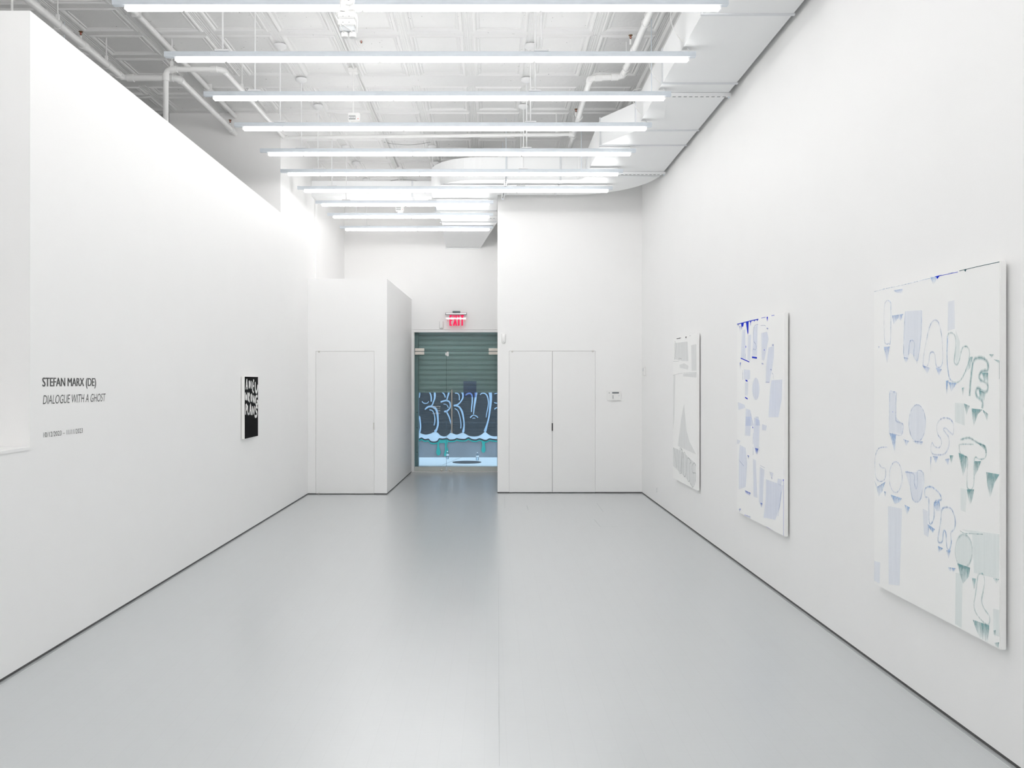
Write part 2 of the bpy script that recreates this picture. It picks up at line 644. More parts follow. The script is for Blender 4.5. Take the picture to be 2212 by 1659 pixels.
# right block: back wall with double doors and the passage side (with door opening)
DX0, DX1, DXM = (1100 - VX) * .00669, (1285.7 - VX) * .00669, (1193 - VX) * .00669
DZ = EYE + (VY - 758.5) * .00669
cx0 = (1074.6 - VX) * .00669
mb = MB()
mb.prism([(cx0, Y_RIGHT), (DX0 - .0022, Y_RIGHT), (DX0 - .0022, Y_RIGHT + .14), (.26, Y_RIGHT + .14), (.26, Y_FRONT + .25), (.128, Y_FRONT + .25), (.128, Y_FRONT)], RV, ZC + .06)
mb.box(DX1 + .0022, XR, Y_RIGHT, Y_RIGHT + .14, RV, ZC + .06)
mb.box(DX0 - .0022, DX1 + .0022, Y_RIGHT, Y_RIGHT + .14, DZ + .0028, ZC + .06)
mb.box(.26, XR + .2, Y_RIGHT + .6, Y_RIGHT + .7, RV, ZC + .06)
struct(mb.build('wall_back', M['wall']))
# closet box with door opening
CX1 = (836 - VX) * .00661
CXF = (889.5 - VX) * .00827
CZ = EYE + 224 * .00661
QX0, QX1 = (682.3 - VX) * .00661, (808 - VX) * .00661
QZ = EYE + (VY - 759.2) * .00661
mb = MB()
mb.box(XL, QX0 - .0022, Y_CLOSET, Y_CLOSET + .12, RV, CZ)
mb.box(QX0 - .0022, QX1 + .0022, Y_CLOSET, Y_CLOSET + .12, QZ + .0028, CZ)
mb.prism([(QX1 + .0022, Y_CLOSET), (CX1, Y_CLOSET), (CXF, Y_FRONT), (CXF - .12, Y_FRONT), (CX1 - .12, Y_CLOSET + .12), (QX1 + .0022, Y_CLOSET + .12)], RV, CZ)
mb.prism([(XL, Y_CLOSET + .001), (CX1, Y_CLOSET + .001), (CXF, Y_FRONT), (XL, Y_FRONT)], CZ - .1, CZ + .0005)
struct(mb.build('wall_closet', M['wall']))

# front wall over and beside the glass door
GX0, GX1 = (895.2 - VX) * .00827, .115
GT = EYE + (826 - 718) * .00827
FT = EYE + (826 - 711.5) * .00827
mb = MB()
mb.box(XL - .24, .30, Y_FRONT - .005, Y_FRONT + .25, FT, ZC + .06)
mb.box(XL - .24, GX0 - .05, Y_FRONT + .001, Y_FRONT + .25, RV, FT)
struct(mb.build('wall_front', M['wall']))

# dark strip along every wall foot, the gap's shade put into its colour
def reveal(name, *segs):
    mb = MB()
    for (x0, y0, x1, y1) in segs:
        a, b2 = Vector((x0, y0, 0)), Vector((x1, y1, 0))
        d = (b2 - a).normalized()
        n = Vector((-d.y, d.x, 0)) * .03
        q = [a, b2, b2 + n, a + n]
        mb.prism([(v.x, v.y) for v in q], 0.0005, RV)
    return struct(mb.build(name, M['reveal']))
reveal('reveal_shade_right', (XR + .003, Y_RIGHT, XR + .003, YB))
bpy.data.objects['reveal_shade_right'].location.x = 0
reveal('reveal_shade_left', (XL - .003, YB, XL - .003, Y_CLOSET))
reveal('reveal_shade_back', (DX1 + .0022, Y_RIGHT + .003, XR, Y_RIGHT + .003), (cx0, Y_RIGHT + .003, DX0 - .0022, Y_RIGHT + .003))
reveal('reveal_shade_closet', (XL, Y_CLOSET + .003, QX0 - .0022, Y_CLOSET + .003), (QX1 + .0022, Y_CLOSET + .003, CX1, Y_CLOSET + .003), (CX1 - .003, Y_CLOSET, CXF - .003, Y_FRONT))

# doors -------------------------------------------------------------
def leaf(name, x0, x1, y, z1, z0=.012):
    return MB().box(x0, x1, y + .002, y + .042, z0, z1, .0012).build(name, M['door'])
d = struct(leaf('door_1', QX0, QX1, Y_CLOSET, QZ))
MB().lathe((QX0 + .045, Y_CLOSET - .003, QZ - .004), [(.013, .006), (.013, 0), (.008, -.004)], 12, 'y').build('pivot', M['steel'], d)
MB().lathe((QX0 + .045, Y_CLOSET - .003, .012), [(.011, .006), (.011, 0), (.008, -.004)], 12, 'y').build('pivot', M['steel'], d)
MB().box(QX1 - .009, QX1 + .002, Y_CLOSET - .006, Y_CLOSET + .003, EYE + (826 - 928) * .00661, EYE + (826 - 913) * .00661).build('latch', M['steel'], d)
d = struct(leaf('door_2', DX0, DXM - .0022, Y_RIGHT, DZ))
MB().lathe((DX0 + .045, Y_RIGHT - .003, DZ - .006), [(.012, .006), (.012, 0), (.008, -.004)], 12, 'y').build('pivot', M['steel'], d)
d = struct(leaf('door_3', DXM + .0022, DX1, Y_RIGHT, DZ))
MB().lathe((DX1 - .035, Y_RIGHT - .003, DZ - .002), [(.012, .006), (.012, 0), (.008, -.004)], 12, 'y').build('pivot', M['steel'], d)
MB().box(DXM - .008, DXM + .008, Y_RIGHT - .008, Y_RIGHT + .003, EYE + (826 - 930.5) * .00669, EYE + (826 - 914) * .00669).build('latch', M['dark'], d)
# dark sheets behind the door leaves, painted as shade in the gaps
o = MB().box(QX0 - .05, QX1 + .05, Y_CLOSET + .13, Y_CLOSET + .14, 0.001, QZ + .05).build('closet_gap_shade', M['gap']); struct(o)
o = MB().box(DX0 - .03, DX1 + .05, Y_RIGHT + .15, Y_RIGHT + .16, 0.001, DZ + .05).build('back_gap_shade', M['gap']); struct(o)

# vertical strip on the left wall above the closet
o = MB().box(XL, XL + .022, .00685 * F, .00693 * F, CZ, EYE + 2.70).build('trim_4', M['wall']); struct(o)

# ------------------------------------------------------------------ pressed tin ceiling
TX, TY = .619, .614
X0, Y0 = 1.633, 7.918
prof = [(0.0, 0.0), (.045, .0), (.052, -.008), (.064, -.011), (.078, -.007), (.088, .004), (.100, .004), (.104, -.001), (.110, -.001), (.114, .005), (.126, .007)]
mb = MB()
nx0 = int(math.floor((-5.35 - X0) / TX))
ny0 = int(math.floor((YB - .1 - Y0) / TY))
ny1 = int(math.ceil((Y_FRONT + .2 - Y0) / TY))
PATCH_K = 3
for i in range(nx0, 0):
    xa, xb = X0 + i * TX, X0 + (i + 1) * TX
    for j in range(ny0, ny1):
        ya, yb = Y0 + j * TY, Y0 + (j + 1) * TY
        zt = random.uniform(-.004, .004)
        rings = []
        if j == PATCH_K:
            # a plain sheet patches half of this row
            mb.quad((xa, ya, ZC), (xb, ya, ZC), (xb, ya + .27, ZC - .001), (xa, ya + .27, ZC - .001))
            ya += .27
        sc = (yb - ya) / TY
        for ins, dz in prof:
            zz = ZC + dz + (zt if ins > .06 else 0)
            iy = min(ins, ins * sc + .02) if sc < 1 else ins
            if ins == 0:
                iy = 0
            rings.append([mb.bm.verts.new(v) for v in ((xa + ins, ya + iy, zz), (xb - ins, ya + iy, zz), (xb - ins, yb - iy, zz), (xa + ins, yb - iy, zz))])
        for a, b2 in zip(rings[:-1], rings[1:]):
            for k in range(4):
                mb.bm.faces.new((a[k], a[(k + 1) % 4], b2[(k + 1) % 4], b2[k]))
        mb.bm.faces.new(rings[-1])
# ribbed rails along the length of the room
for i in range(nx0, 1):
    x = X0 + i * TX
    for dx in (-.036, -.018, .004, .03):
        mb.tube([(x + dx, YB, ZC + .001), (x + dx, 9.69, ZC + .001)], .0055, 6)
        mb.tube([(x + dx, 10.03, ZC + .001), (x + dx, Y_FRONT, ZC + .001)], .0055, 6)
# flat margin to the right wall, roof slab above
mb.box(X0, XR + .2, YB - .2, Y_FRONT + .2, ZC, ZC + .04)
mb.box(-5.5, XR + .3, YB - .3, Y_FRONT + .35, ZC + .05, ZC + .2)
cl = struct(mb.build('ceiling', M['ceil']))
# egg-and-dart cornice at the right
mb = MB()
pr = [(X0 + .01, 0), (X0 + .03, -.03), (X0 + .06, -.035), (X0 + .085, -.06), (X0 + .17, -.11), (X0 + .19, -.15), (X0 + .22, -.16), (X0 + .22, .0)]
lo = [mb.bm.verts.new((x, YB, ZC + z)) for x, z in pr]
hi = [mb.bm.verts.new((x, 12.8, ZC + z)) for x, z in pr]
for k in range(len(pr)):
    mb.bm.faces.new((lo[k], lo[(k + 1) % len(pr)], hi[(k + 1) % len(pr)], hi[k]))
y = 2.0
while y < 12.6:
    mb.lathe((X0 + .125, y, ZC - .085), [(.002, -.028), (.022, -.018), (.030, 0), (.022, .018), (.002, .028)], 8, 'y')
    y += .085
mb.bm.faces.new(lo); mb.bm.faces.new(hi[::-1])
mb.build('cornice', M['ceil'], cl)

# ------------------------------------------------------------------ light fixtures
LU = [.002853 * 1.09 + k * .000453 * 1.09 for k in range(7)]
LU[3] = .004207 * 1.09; LU[4] = .004674 * 1.09; LU[5] = .005126 * 1.09; LU[6] = .005571 * 1.09
LZ = EYE + 2.508      # tube centre
def make_fixture(xa, xb, joints, rodx, name='pendant_light', cord=True):
    t = empty(name, (0, 0, 0))
    zc0, zc1 = LZ + .022, LZ + .062
    # U channel, open at the top
    mb = MB()
    mb.box(xa - .085, xb + .055, -.021, .021, zc0, zc0 + .003)
    mb.box(xa - .085, xb + .055, -.0209, -.0185, zc0 + .0028, zc1)
    mb.box(xa - .085, xb + .055, .0185, .0209, zc0 + .0028, zc1)
    for j in (xa + .27, xa + 2.05, xa + 3.25):
        if j < xb:
            mb.box(j - .002, j + .002, -.0225, .0225, zc0 - .001, zc1 + .001)
    mb.build('channel', M['galv'], t)
    js = [xa] + joints + [xb]
    for a, b2 in zip(js[:-1], js[1:]):
        MB().tube([(a + .006, 0, LZ), (a + .012, 0, LZ), (b2 - .012, 0, LZ), (b2 - .006, 0, LZ)], [.012, .0165, .0165, .012], 14).build('tube', M['tube'], t, True)
    mb = MB()
    for j in js:
        mb.box(j - .008, j + .008, -.009, .009, LZ - .004, zc0)
    mb.build('socket', M['socket'], t)
    for rx in rodx:
        b3 = MB()
        b3.box(rx - .055, rx + .055, -.03, .03, zc1 + .001, zc1 + .013)
        br = b3.build('bracket', M['white_metal'], t)
        MB().tube([(rx, 0, zc1 + .01), (rx, 0, ZC - .01)], .0065, 8).build('rod', M['white_metal'], t, True)
        MB().lathe((rx, 0, ZC - .03), [(.008, -.03), (.03, -.022), (.058, -.004), (.062, .004), (.062, .022)], 20).build('canopy', M['white_metal'], t, True)
    if cord:
        pts = smooth_path([(xb + .01, 0, zc1), (xb - .03, -.01, zc1 + .06), (xb - .09, -.01, zc1 + .13), (xb - .13, 0, zc1 + .22), (xb - .13, .0, zc1 + .32), (xb - .02, .02, zc1 + .345), (xb + .1, .04, zc1 + .33)], 5)
        MB().tube(pts, .0028, 6).build('cord', M['plastic'], t, True)
    return t
# wide rows -------------------------------------------------------
WX0, WX1 = -2.455, 1.535
proto = make_fixture(WX0, WX1, [WX0 + .39, WX0 + 1.59, WX0 + 2.79], (-2.09, .39), cord=True)
ordinal = ['topmost in the photo, nearest the camera', 'second from the camera', 'third from the camera, slotted bar beside it', 'fourth from the camera',
           'fifth from the camera', 'sixth from the camera', 'seventh from the camera, last full width one']
def tag_light(t, k):
    tag(t, 'long lit tube light on rods, ' + ordinal[k], 'light', 'full width tube lights over the gallery')
wide = []
for k, u in enumerate(LU):
    o = proto if k == 0 else copy_tree(proto)
    o.location = (0, F * u, 0)
    tag_light(o, k)
    wide.append(o)
# rows over and behind the camera, out of the frame
for k in range(1, 10):
    y = F * LU[0] - k * .948
    if y > YB + .3:
        o = copy_tree(proto)
        o.location = (0, y, 0)
        tag(o, 'long lit tube light hung in the rows behind the viewer, outside the picture', 'light', 'tube lights outside the picture')
# unseen fill rows added over the side bay to brighten jamb, alcove and ceiling
bx = make_fixture(-4.95, -3.0, [-3.8], (-4.5, -3.4), cord=False)
for k, y in enumerate((-1.6, .1, 1.8, 3.5)):
    o = bx if k == 0 else copy_tree(bx)
    o.location = (0, y, 0)
    tag(o, 'added fill tube light over the side bay beyond the low left wall, outside the picture', 'light', 'added side bay fill lights outside the picture')
# short rows over the entrance passage
SX0 = -2.40
sp = make_fixture(SX0, -.025, [SX0 + 1.19], (-2.05, -.83), cord=True)
for k, (u, z, lab) in enumerate(((.00655, 0, 'short lit tube light over the entrance passage, nearest of the three'), (.00703, 0, 'short lit tube light over the entrance passage, middle of the three'), (.00761, 0, 'short lit tube light over the entrance passage, closest to the exit sign wall'))):
    o = sp if k == 0 else copy_tree(sp)
    o.location = (0, F * u, z)
    tag(o, lab, 'light', 'short tube lights over the passage')

# ------------------------------------------------------------------ ducts
ZB, ZT = EYE + 2.60, EYE + 2.893
def loop_duct(mb, outer, inner):
    """solid between two outlines (lists of (x,y) of equal length), from ZB to ZT"""
    n = len(outer)
    V = {}
    for nm, pts in (('o', outer), ('i', inner)):
        V[nm] = [(mb.bm.verts.new((x, y, ZB)), mb.bm.verts.new((x, y, ZT))) for x, y in pts]
    for k in range(n - 1):
        o0, o1, i0, i1 = V['o'][k], V['o'][k + 1], V['i'][k], V['i'][k + 1]
        mb.bm.faces.new((o0[0], o1[0], i1[0], i0[0]))
        mb.bm.faces.new((o0[1], i0[1], i1[1], o1[1]))
        mb.bm.faces.new((o0[0], o0[1], o1[1], o1[0]))
        mb.bm.faces.new((i0[0], i1[0], i1[1], i0[1]))
    for k in (0, n - 1):
        mb.bm.faces.new((V['o'][k][0], V['i'][k][0], V['i'][k][1], V['o'][k][1]))
duct = empty('ventilation_duct', (1.8, 6, ZB))
tag(duct, 'large white rectangular air duct along the right wall, curving across the far end', 'duct')
XI, XO, XW = 1.49, 2.13, 1.196
mb = MB()
outer = [(XO, YB + .02), (XO, .00479 * F), (XO, .00507 * F), (XO, .0055 * F)]
inner = [(XI, YB + .02), (XI, .00479 * F), (XW, .00507 * F), (XW, .0055 * F)]
loop_duct(mb, outer, inner)
mb.build('straight_section', M['duct'], duct)
# big bend
YT0, YT1 = .00594 * F, .00642 * F
mb = MB()
no = 14
ya, yb = .0055 * F, .00576 * F
outer = [(XO, ya)]; inner = [(XW, ya)]
for k in range(no + 1):
    t = math.pi / 2 * k / no
    outer.append((1.10 + (XO - 1.10) * math.cos(t), yb + (YT1 - yb) * math.sin(t)))
    inner.append((1.10 + (XW - 1.10) * math.cos(t) if k else XW, ya + (YT0 - ya) * min(1, .72 + .28 * math.sin(t)) if k else yb))
outer.append((-.12, YT1)); inner.append((-.12, YT0))
loop_duct(mb, outer, inner)
mb.build('bend', M['duct'], duct)
# second bend turning away into the passage
mb = MB()
YE = .00700 * F
outer = [(-.1205 - .70 * math.sin(math.pi / 2 * k / no), YT0 + .80 * (1 - math.cos(math.pi / 2 * k / no))) for k in range(no + 1)]
mb.prism(outer + [(-.82, YE), (.088, YE), (.088, YT1 + .0006), (-.1205, YT1 + .0006)], ZB, ZT)
mb.build('bend', M['duct'], duct)
# tapered end piece over the passage
mb = MB()
y0, y1, y2 = YE, .0075 * F, Y_FRONT - .01
pr = []
for (x0, x1, zb, zt, y) in ((-.82, .088, ZB, ZT, y0), (-.80, .10, ZB, ZT, y1), (-.805, -.19, EYE + 2.40, EYE + 2.70, y2)):
    pr.append([mb.bm.verts.new(v) for v in ((x0, y, zb), (x1, y, zb), (x1, y, zt), (x0, y, zt))])
for a, b2 in zip(pr[:-1], pr[1:]):
    for k in range(4):
        mb.bm.faces.new((a[k], a[(k + 1) % 4], b2[(k + 1) % 4], b2[k]))
mb.bm.faces.new(pr[0]); mb.bm.faces.new(pr[-1][::-1])
mb.box(-.815, -.18, y2 - .03, y2 + .002, EYE + 2.385, EYE + 2.40)
mb.build('end_piece', M['duct'], duct)
# joints
mb_all = []
for u in (.0022, .003266, .00402, .00477, .00507, .00576):
    xi = XI if u < .0049 else XW
    y = F * u
    mb = MB()
    mb.box(xi - .012, XO + .012, y - .012, y + .012, ZB - .010, ZB + .001)
    mb.box(xi - .0105, xi + .001, y - .0121, y + .0121, ZB + .0005, ZT + .008)
    mb.build('joint_strip', M['joint'], duct)
for x in (.89, .20):
    mb = MB()
    mb.box(x - .012, x + .012, YT0 - .010, YT1, ZB - .008, ZB + .001)
    mb.box(x - .0121, x + .0121, YT0 - .0102, YT0 + .001, ZB + .0005, ZT + .006)
    mb.build('joint_strip', M['joint'], duct)
for y in (YE, .0075 * F):
    MB().box(-.83, .088, y - .012, y + .012, ZB - .012, ZB + .001).build('joint_strip', M['joint'], duct)

# header duct on the left, over the entrance to the passage
hd = empty('branch_duct', (-1.7, .00673 * F, EYE + 2.7))
tag(hd, 'white box duct running from the left wall to the curved duct above the passage mouth', 'duct')
mb = MB()
mb.box(XL + .001, -.84, .00673 * F, .00686 * F + .12, EYE + 2.705, EYE + 2.93, .004)
mb.build('body', M['duct'], hd)
MB().box(-1.16, -1.135, .00673 * F - .006, .00686 * F + .12, EYE + 2.697, EYE + 2.93).build('joint_strip', M['joint'], hd)

# slotted hanger bars with rods
def slotted(name, lab, a, b2, slots, rods):
    """bar from a to b2 (Vectors) hanging under a duct"""
    o = empty(name, a)
    tag(o, lab, 'hanger bar')
    d = (b2 - a).normalized()
    n = Vector((-d.y, d.x, 0))
    L = (b2 - a).length
    def bx(mb, s0, s1, w0, w1, z0, z1):
        q = [a + d * s0 + n * w0, a + d * s1 + n * w0, a + d * s1 + n * w1, a + d * s0 + n * w1]
        mb.prism([(v.x, v.y) for v in q], a.z + z0, a.z + z1)
    mb = MB()
    bx(mb, 0, L, -.02, .02, -.003, 0)
    bx(mb, 0, L, -.02, -.0175, -.0, .028)
    bx(mb, 0, L, .0175, .02, -.0, .028)
    mb.build('bar', M['white_metal'], o)
    mb = MB()
    k = .03
    while k < L - .03:
        bx(mb, k, k + .028, -.007, .007, -.0045, -.0029)
        k += .05
    mb.build('slot', M['slot'], o)  # dark pads, shade of the open slots put into their colour
    for s in rods:
        p = a + d * s
        MB().tube([(p.x, p.y, a.z - .02), (p.x, p.y, ZC - .002)], .005, 8).build('rod', M['galv'], o, True)
        MB().lathe((p.x, p.y, a.z - .012), [(.011, 0), (.011, .009)], 6).build('nut', M['galv'], o)
    return o
zb = ZB - .03
slotted('hanger_bar', 'white slotted hanger bar under the duct beside the end of the third light', Vector((1.40, .00416 * F, zb)), Vector((2.15, .00416 * F, zb)), 1, (.04, .735))
slotted('hanger_bar', 'white slotted hanger bar under the duct bend near the far right corner', Vector((1.075, .00572 * F, zb)), Vector((2.15, .00572 * F, zb)), 1, (.04, 1.06))
slotted('hanger_bar', 'short white slotted hanger bar running front to back under the crossing duct', Vector((.19, .00585 * F, zb)), Vector((.16, .00650 * F, zb)), 1, (.06, 1.18))
slotted('hanger_bar', 'white slotted hanger bar under the passage duct beside the second short light', Vector((-.90, .00724 * F, zb)), Vector((.088, .00724 * F, zb)), 1, (.03,))
# plain bar next to the bend hanger
o = MB().box(1.18, 2.11, .00581 * F, .00581 * F + .03, ZB - .022, ZB - .001, .003).build('flat_bar', M['duct'])
tag(o, 'plain white bar behind the slotted hanger under the duct bend', 'hanger bar')

# ------------------------------------------------------------------ sprinkler pipes
def fittings(par, p, r, axis):
    MB().lathe(p, [(r * 1.02, -.035), (r * 1.25, -.033), (r * 1.25, .033), (r * 1.02, .035)], 14, axis).build('coupling', M['pipe'], par, True)
def sprinkler(par, p, up=.05):
    x, y, z = p
    MB().tube([(x, y, z), (x, y, z + up)], .010, 8).build('stub', M['pipe'], par, True)
    h = MB()
    h.tube([(x, y, z + up), (x, y, z + up + .008)], .007, 8)
    h.tube([(x - .003, y, z + up + .006), (x - .011, y, z + up + .018), (x - .003, y, z + up + .033)], .0028, 6)
    h.tube([(x + .003, y, z + up + .006), (x + .011, y, z + up + .018), (x + .003, y, z + up + .033)], .0028, 6)
    h.lathe((x, y, z + up + .033), [(.006, 0), (.019, .001), (.019, .005), (.005, .007)], 12)
    hh = h.build('sprinkler_head', M['brass'], par, True)
    MB().tube([(x, y, z + up + .008), (x, y, z + up + .030)], .003, 6).build('bulb', M['red'], hh, True)
def hanger(par, p, r):
    x, y, z = p
    h = MB()
    ring = [(x + math.cos(t) * (r + .004), y, z + math.sin(t) * (r + .004) * 1.15) for t in [math.pi * 2 * k / 16 for k in range(17)]]
    h.tube(ring, .004, 6)
    h.box(x - .012, x + .012, y - .012, y + .012, z + r, z + r + .05)
    h.tube([(x, y, z + r + .03), (x, y, ZC - .002)], .0055, 8)
    h.build('pipe_hanger', M['pipe'], par, True)
def pipe(name, lab, pts, r, rnd=.07):
    pts = [Vector(p) for p in pts]
    path = [pts[0]]
    for i in range(1, len(pts) - 1):
        a, b2, c = pts[i - 1], pts[i], pts[i + 1]
        p0 = b2 + (a - b2).normalized() * rnd
        p1 = b2 + (c - b2).normalized() * rnd
        for k in range(6):
            t = k / 5
            path.append((1 - t) ** 2 * p0 + 2 * t * (1 - t) * b2 + t * t * p1)
    path.append(pts[-1])
    o = empty(name, pts[0])
    tag(o, lab, 'pipe')
    MB().tube(path, r, 16).build('run', M['pipe'], o, True)
    for i in range(1, len(pts) - 1):
        for q in (pts[i - 1], pts[i + 1]):
            dd = (q - pts[i]).normalized()
            ax = 'x' if abs(dd.x) > .7 else ('y' if abs(dd.y) > .7 else 'z')
            fittings(o, pts[i] + dd * (rnd + .01), r, ax)
    return o
ZS = EYE + 3.09
YA = .0047 * F
pa = pipe('sprinkler_pipe', 'thick white sprinkler pipe above the left wall, with a step to the right', [(-3.74, 1.0, ZS), (-3.74, YA, ZS), (-3.18, YA, ZS), (-3.18, Y_PART1, ZS)], .032)
for u in (.003, .003995, .0045):
    hanger(pa, (-3.74, F * u, ZS), .032)
sprinkler(pa, (-3.74, .00422 * F, ZS + .02)); fittings(pa, (-3.74, .00425 * F, ZS), .032, 'y')
sprinkler(pa, (-3.18, .00564 * F, ZS + .02)); fittings(pa, (-3.18, .00566 * F, ZS), .032, 'y')
pb = pipe('sprinkler_pipe', 'white pipe rising behind the left wall and turning along it under the ceiling', [(-3.17, .00451 * F, .3), (-3.17, .00451 * F, EYE + 3.05), (-2.62, .00451 * F, EYE + 3.05), (-2.58, .00575 * F - .03, EYE + 3.05)], .026)
hanger(pb, (-3.11, .00451 * F, EYE + 3.05), .026)
hanger(pb, (-2.61, .00485 * F, EYE + 3.05), .026)
pc = pipe('sprinkler_pipe', 'thin white pipe crossing the whole ceiling left to right behind the fourth light', [(-2.58, .00575 * F, EYE + 3.04), (1.03, .00575 * F, EYE + 3.08)], .022)
fittings(pc, (-2.56, .00575 * F, EYE + 3.04), .026, 'x'); fittings(pc, (1.0, .00575 * F, EYE + 3.08), .026, 'x')
hanger(pc, (.81, .00575 * F, EYE + 3.08), .022); hanger(pc, (-1.99, .00575 * F, EYE + 3.045), .022)
pd = pipe('sprinkler_pipe', 'thick white sprinkler pipe beside the right duct, stepping to the left', [(1.33, 1.0, ZS), (1.33, .00468 * F, ZS), (1.01, .00470 * F, ZS), (1.035, .0061 * F, ZS)], .030)
for u in (.0030, .00398, .00455):
    hanger(pd, (1.33, F * u, ZS), .030)
sprinkler(pd, (1.28, .00425 * F, ZS + .01)); fittings(pd, (1.33, .00430 * F, ZS), .030, 'y')
sprinkler(pd, (.99, .0054 * F, ZS + .01)); fittings(pd, (1.03, .0054 * F, ZS), .03, 'y')
hanger(pd, (1.03, .0058 * F, ZS), .030)
pe = pipe('ceiling_conduit', 'straight white pipe tight under the ceiling on the left, ending at the alcove wall', [(-3.18, 0.5, ZC - .045), (-3.18, Y_PART1, ZC - .045)], .028)
for u in (.00415, .0052):
    MB().box(-3.22, -3.14, F * u - .012, F * u + .012, ZC - .075, ZC).build('clamp', M['pipe'], pe)
pf = pipe('ceiling_conduit', 'thin white conduit along the ceiling ribs left of centre', [(-1.455, 2.0, ZC - .016), (-1.455, Y_FRONT - .3, ZC - .016)], .011)
pg = empty('sprinkler_drop', P(757, 30, .00455))
tag(pg, 'short white sprinkler stub hooked under the ceiling beside the near outlet box', 'pipe')
MB().tube(smooth_path([P(752, 30, .00455), P(766, 78, .00455), P(773, 97, .00455), P(778, 101, .00455), P(782, 97, .00455)], 4), .0125, 12).build('run', M['pipe'], pg, True)
sprinkler(pg, P(780.5, 97, .00455), .012)
# rods above the left partition
for (x, y0, lab) in ((26, .0035, 'white rod dropping from the ceiling above the near corner of the left wall'), (139, .0043, 'thin grey rod hanging beside the left sprinkler pipe')):
    o = MB().tube([((x - VX) * y0, F * y0, 2.6), ((x - VX) * y0, F * y0, ZC - .001)], .009 if x < 50 else .005, 8).build('ceiling_rod', M['pipe'] if x < 50 else M['galv'], None, True)
    tag(o, lab, 'rod')

# loose cables on the ceiling
def cable(lab, pts, r=.004, m='dark'):
    o = MB().tube(smooth_path(pts, 6), r, 6).build('ceiling_cable', M[m], None, True)
    tag(o, lab, 'cable')
zc = ZC - .012
def cp(x, y, dz=0):
    u = (ZC - .012 - dz - EYE) / (VY - y)
    return Vector(((x - VX) * u, F * u, ZC - .012 - dz))
cable('dark sagging cable on the ceiling right of the conduit, behind the fourth light', [cp(829, 307), cp(850, 311, .01), cp(876, 313, .02), cp(900, 312, .02), cp(930, 307)], .0022)
cable('thin dark cable over the branch duct above the passage', [cp(842, 391), cp(862, 388, .01), cp(885, 389, .02), cp(905, 391, .02), cp(930, 391)], .003)
cable('dark cable on the ceiling above the branch duct at the left wall', [cp(663, 336), cp(672, 343), cp(680, 356), cp(680, 389)], .006)

# hanging outlet boxes ---------------------------------------------
def outlet_box(p, ztop, lab, near=False, name='hanging_outlet_box'):
    x, y, z = p
    o = empty(name, p)
    tag(o, lab, 'outlet box', 'outlet boxes hanging from the ceiling')
    if not near:
        MB().tube([(x, y, z + .05), (x, y, ztop - .02)], .009, 10).build('pole', M['plastic'], o, True)
        MB().box(x - .05, x + .05, y - .05, y + .05, ztop - .05, ztop - .002, .006).build('ceiling_box', M['plastic'], o)
        MB().box(x - .05, x + .075, y - .03, y + .03, z - .02, z + .07, .006).build('box', M['plastic'], o)
        MB().box(x - .042, x + .03, y - .033, y - .0295, z - .005, z + .04, .001).build('socket_plate', M['button'], o)
        s = MB()
        for k in range(4):
            s.lathe((x - .034 + k * .018, y - .035, z + .018), [(.007, 0), (.007, .003)], 10, 'y')
        s.build('socket', M['white_metal'], o)
        MB().lathe((x + .055, y - .032, z + .005), [(.005, 0), (.004, -.004)], 8, 'y').build('indicator', M['led'], o)
        MB().lathe((x + .02, y, z - .06), [(.03, 0), (.045, .012), (.045, .035), (.03, .042)], 18).build('lamp_cap', M['plastic'], o, True)
    return o
M['led'] = emit_mat('red_indicator', (1, .3, .28, 1), .8)
outlet_box(((763 - VX) * .00494, .00494 * F, EYE + 2.80), ZC, 'white outlet box on a ceiling pole behind the fourth tube light, small red indicator')
outlet_box(((862 - VX) * .0072, .0072 * F, EYE + 2.68), ZC, 'white outlet box hanging over the passage between the two nearer short lights')
# near one: camera, double gang box and two round plugs
UN = .0030
def np_(x, y, dy=0):
    v = P(x, y, UN)
    v.y += dy
    return v
o = empty('hanging_outlet_box', np_(748, 60))
tag(o, 'white hanging outlet box with two round plugs in front of the nearest light', 'outlet box', 'outlet boxes hanging from the ceiling')
MB().tube([np_(740, 26), np_(741, 12), np_(744, -60), (np_(744, 0).x, np_(744, 0).y, ZC)], .022, 14).build('pole', M['plastic'], o, True)
a, b2 = np_(730.5, 57), np_(767, 27)
MB().box(a.x, b2.x, a.y - .02, a.y + .05, np_(0, 40.6).z, b2.z, .006).build('gang_box', M['plastic'], o)
MB().box(a.x, b2.x, a.y - .02, a.y + .05, a.z, np_(0, 41.6).z, .006).build('gang_box', M['plastic'], o)
s = MB()
for yy in (37.8, 51):
    for xx in (742, 755):
        c = np_(xx, yy)
        s.lathe((c.x, c.y - .021, c.z), [(.0025, 0), (.0025, -.0015)], 8, 'y')
s.build('screw', M['slot'], o)
s = MB()
for yy in (33, 47):
    for xx in (737.5, 748.5, 759.5):
        c = np_(xx, yy)
        s.lathe((c.x, c.y - .0205, c.z), [(.0115, 0), (.0115, -.0025)], 16, 'y')
s.build('knockout', M['plastic'], o)
MB().box(np_(734, 0).x, np_(766, 0).x, a.y - .015, a.y + .045, np_(0, 68).z, np_(0, 57.5).z, .003).build('socket_strip', M['joint'], o)
for cx in (744, 761):
    c = np_(cx, 79)
    pl = MB().lathe((c.x, c.y + .015, c.z - .002), [(.020, 0), (.0235, .004), (.0235, .03), (.019, .034)], 22).build('plug', M['plastic'], o, True)
    c2 = np_(cx, 72)
    MB().tube(smooth_path([(c2.x, c2.y - .012, c2.z), (c2.x - .012, c2.y - .03, c2.z + .015), (np_(735, 52).x, c2.y - .03, np_(735, 52).z), (np_(726, 40).x, c2.y - .01, np_(726, 36).z), (np_(731, 28).x, c2.y, np_(731, 28).z)], 5), .0028, 6).build('cord', M['plastic'], pl, True)
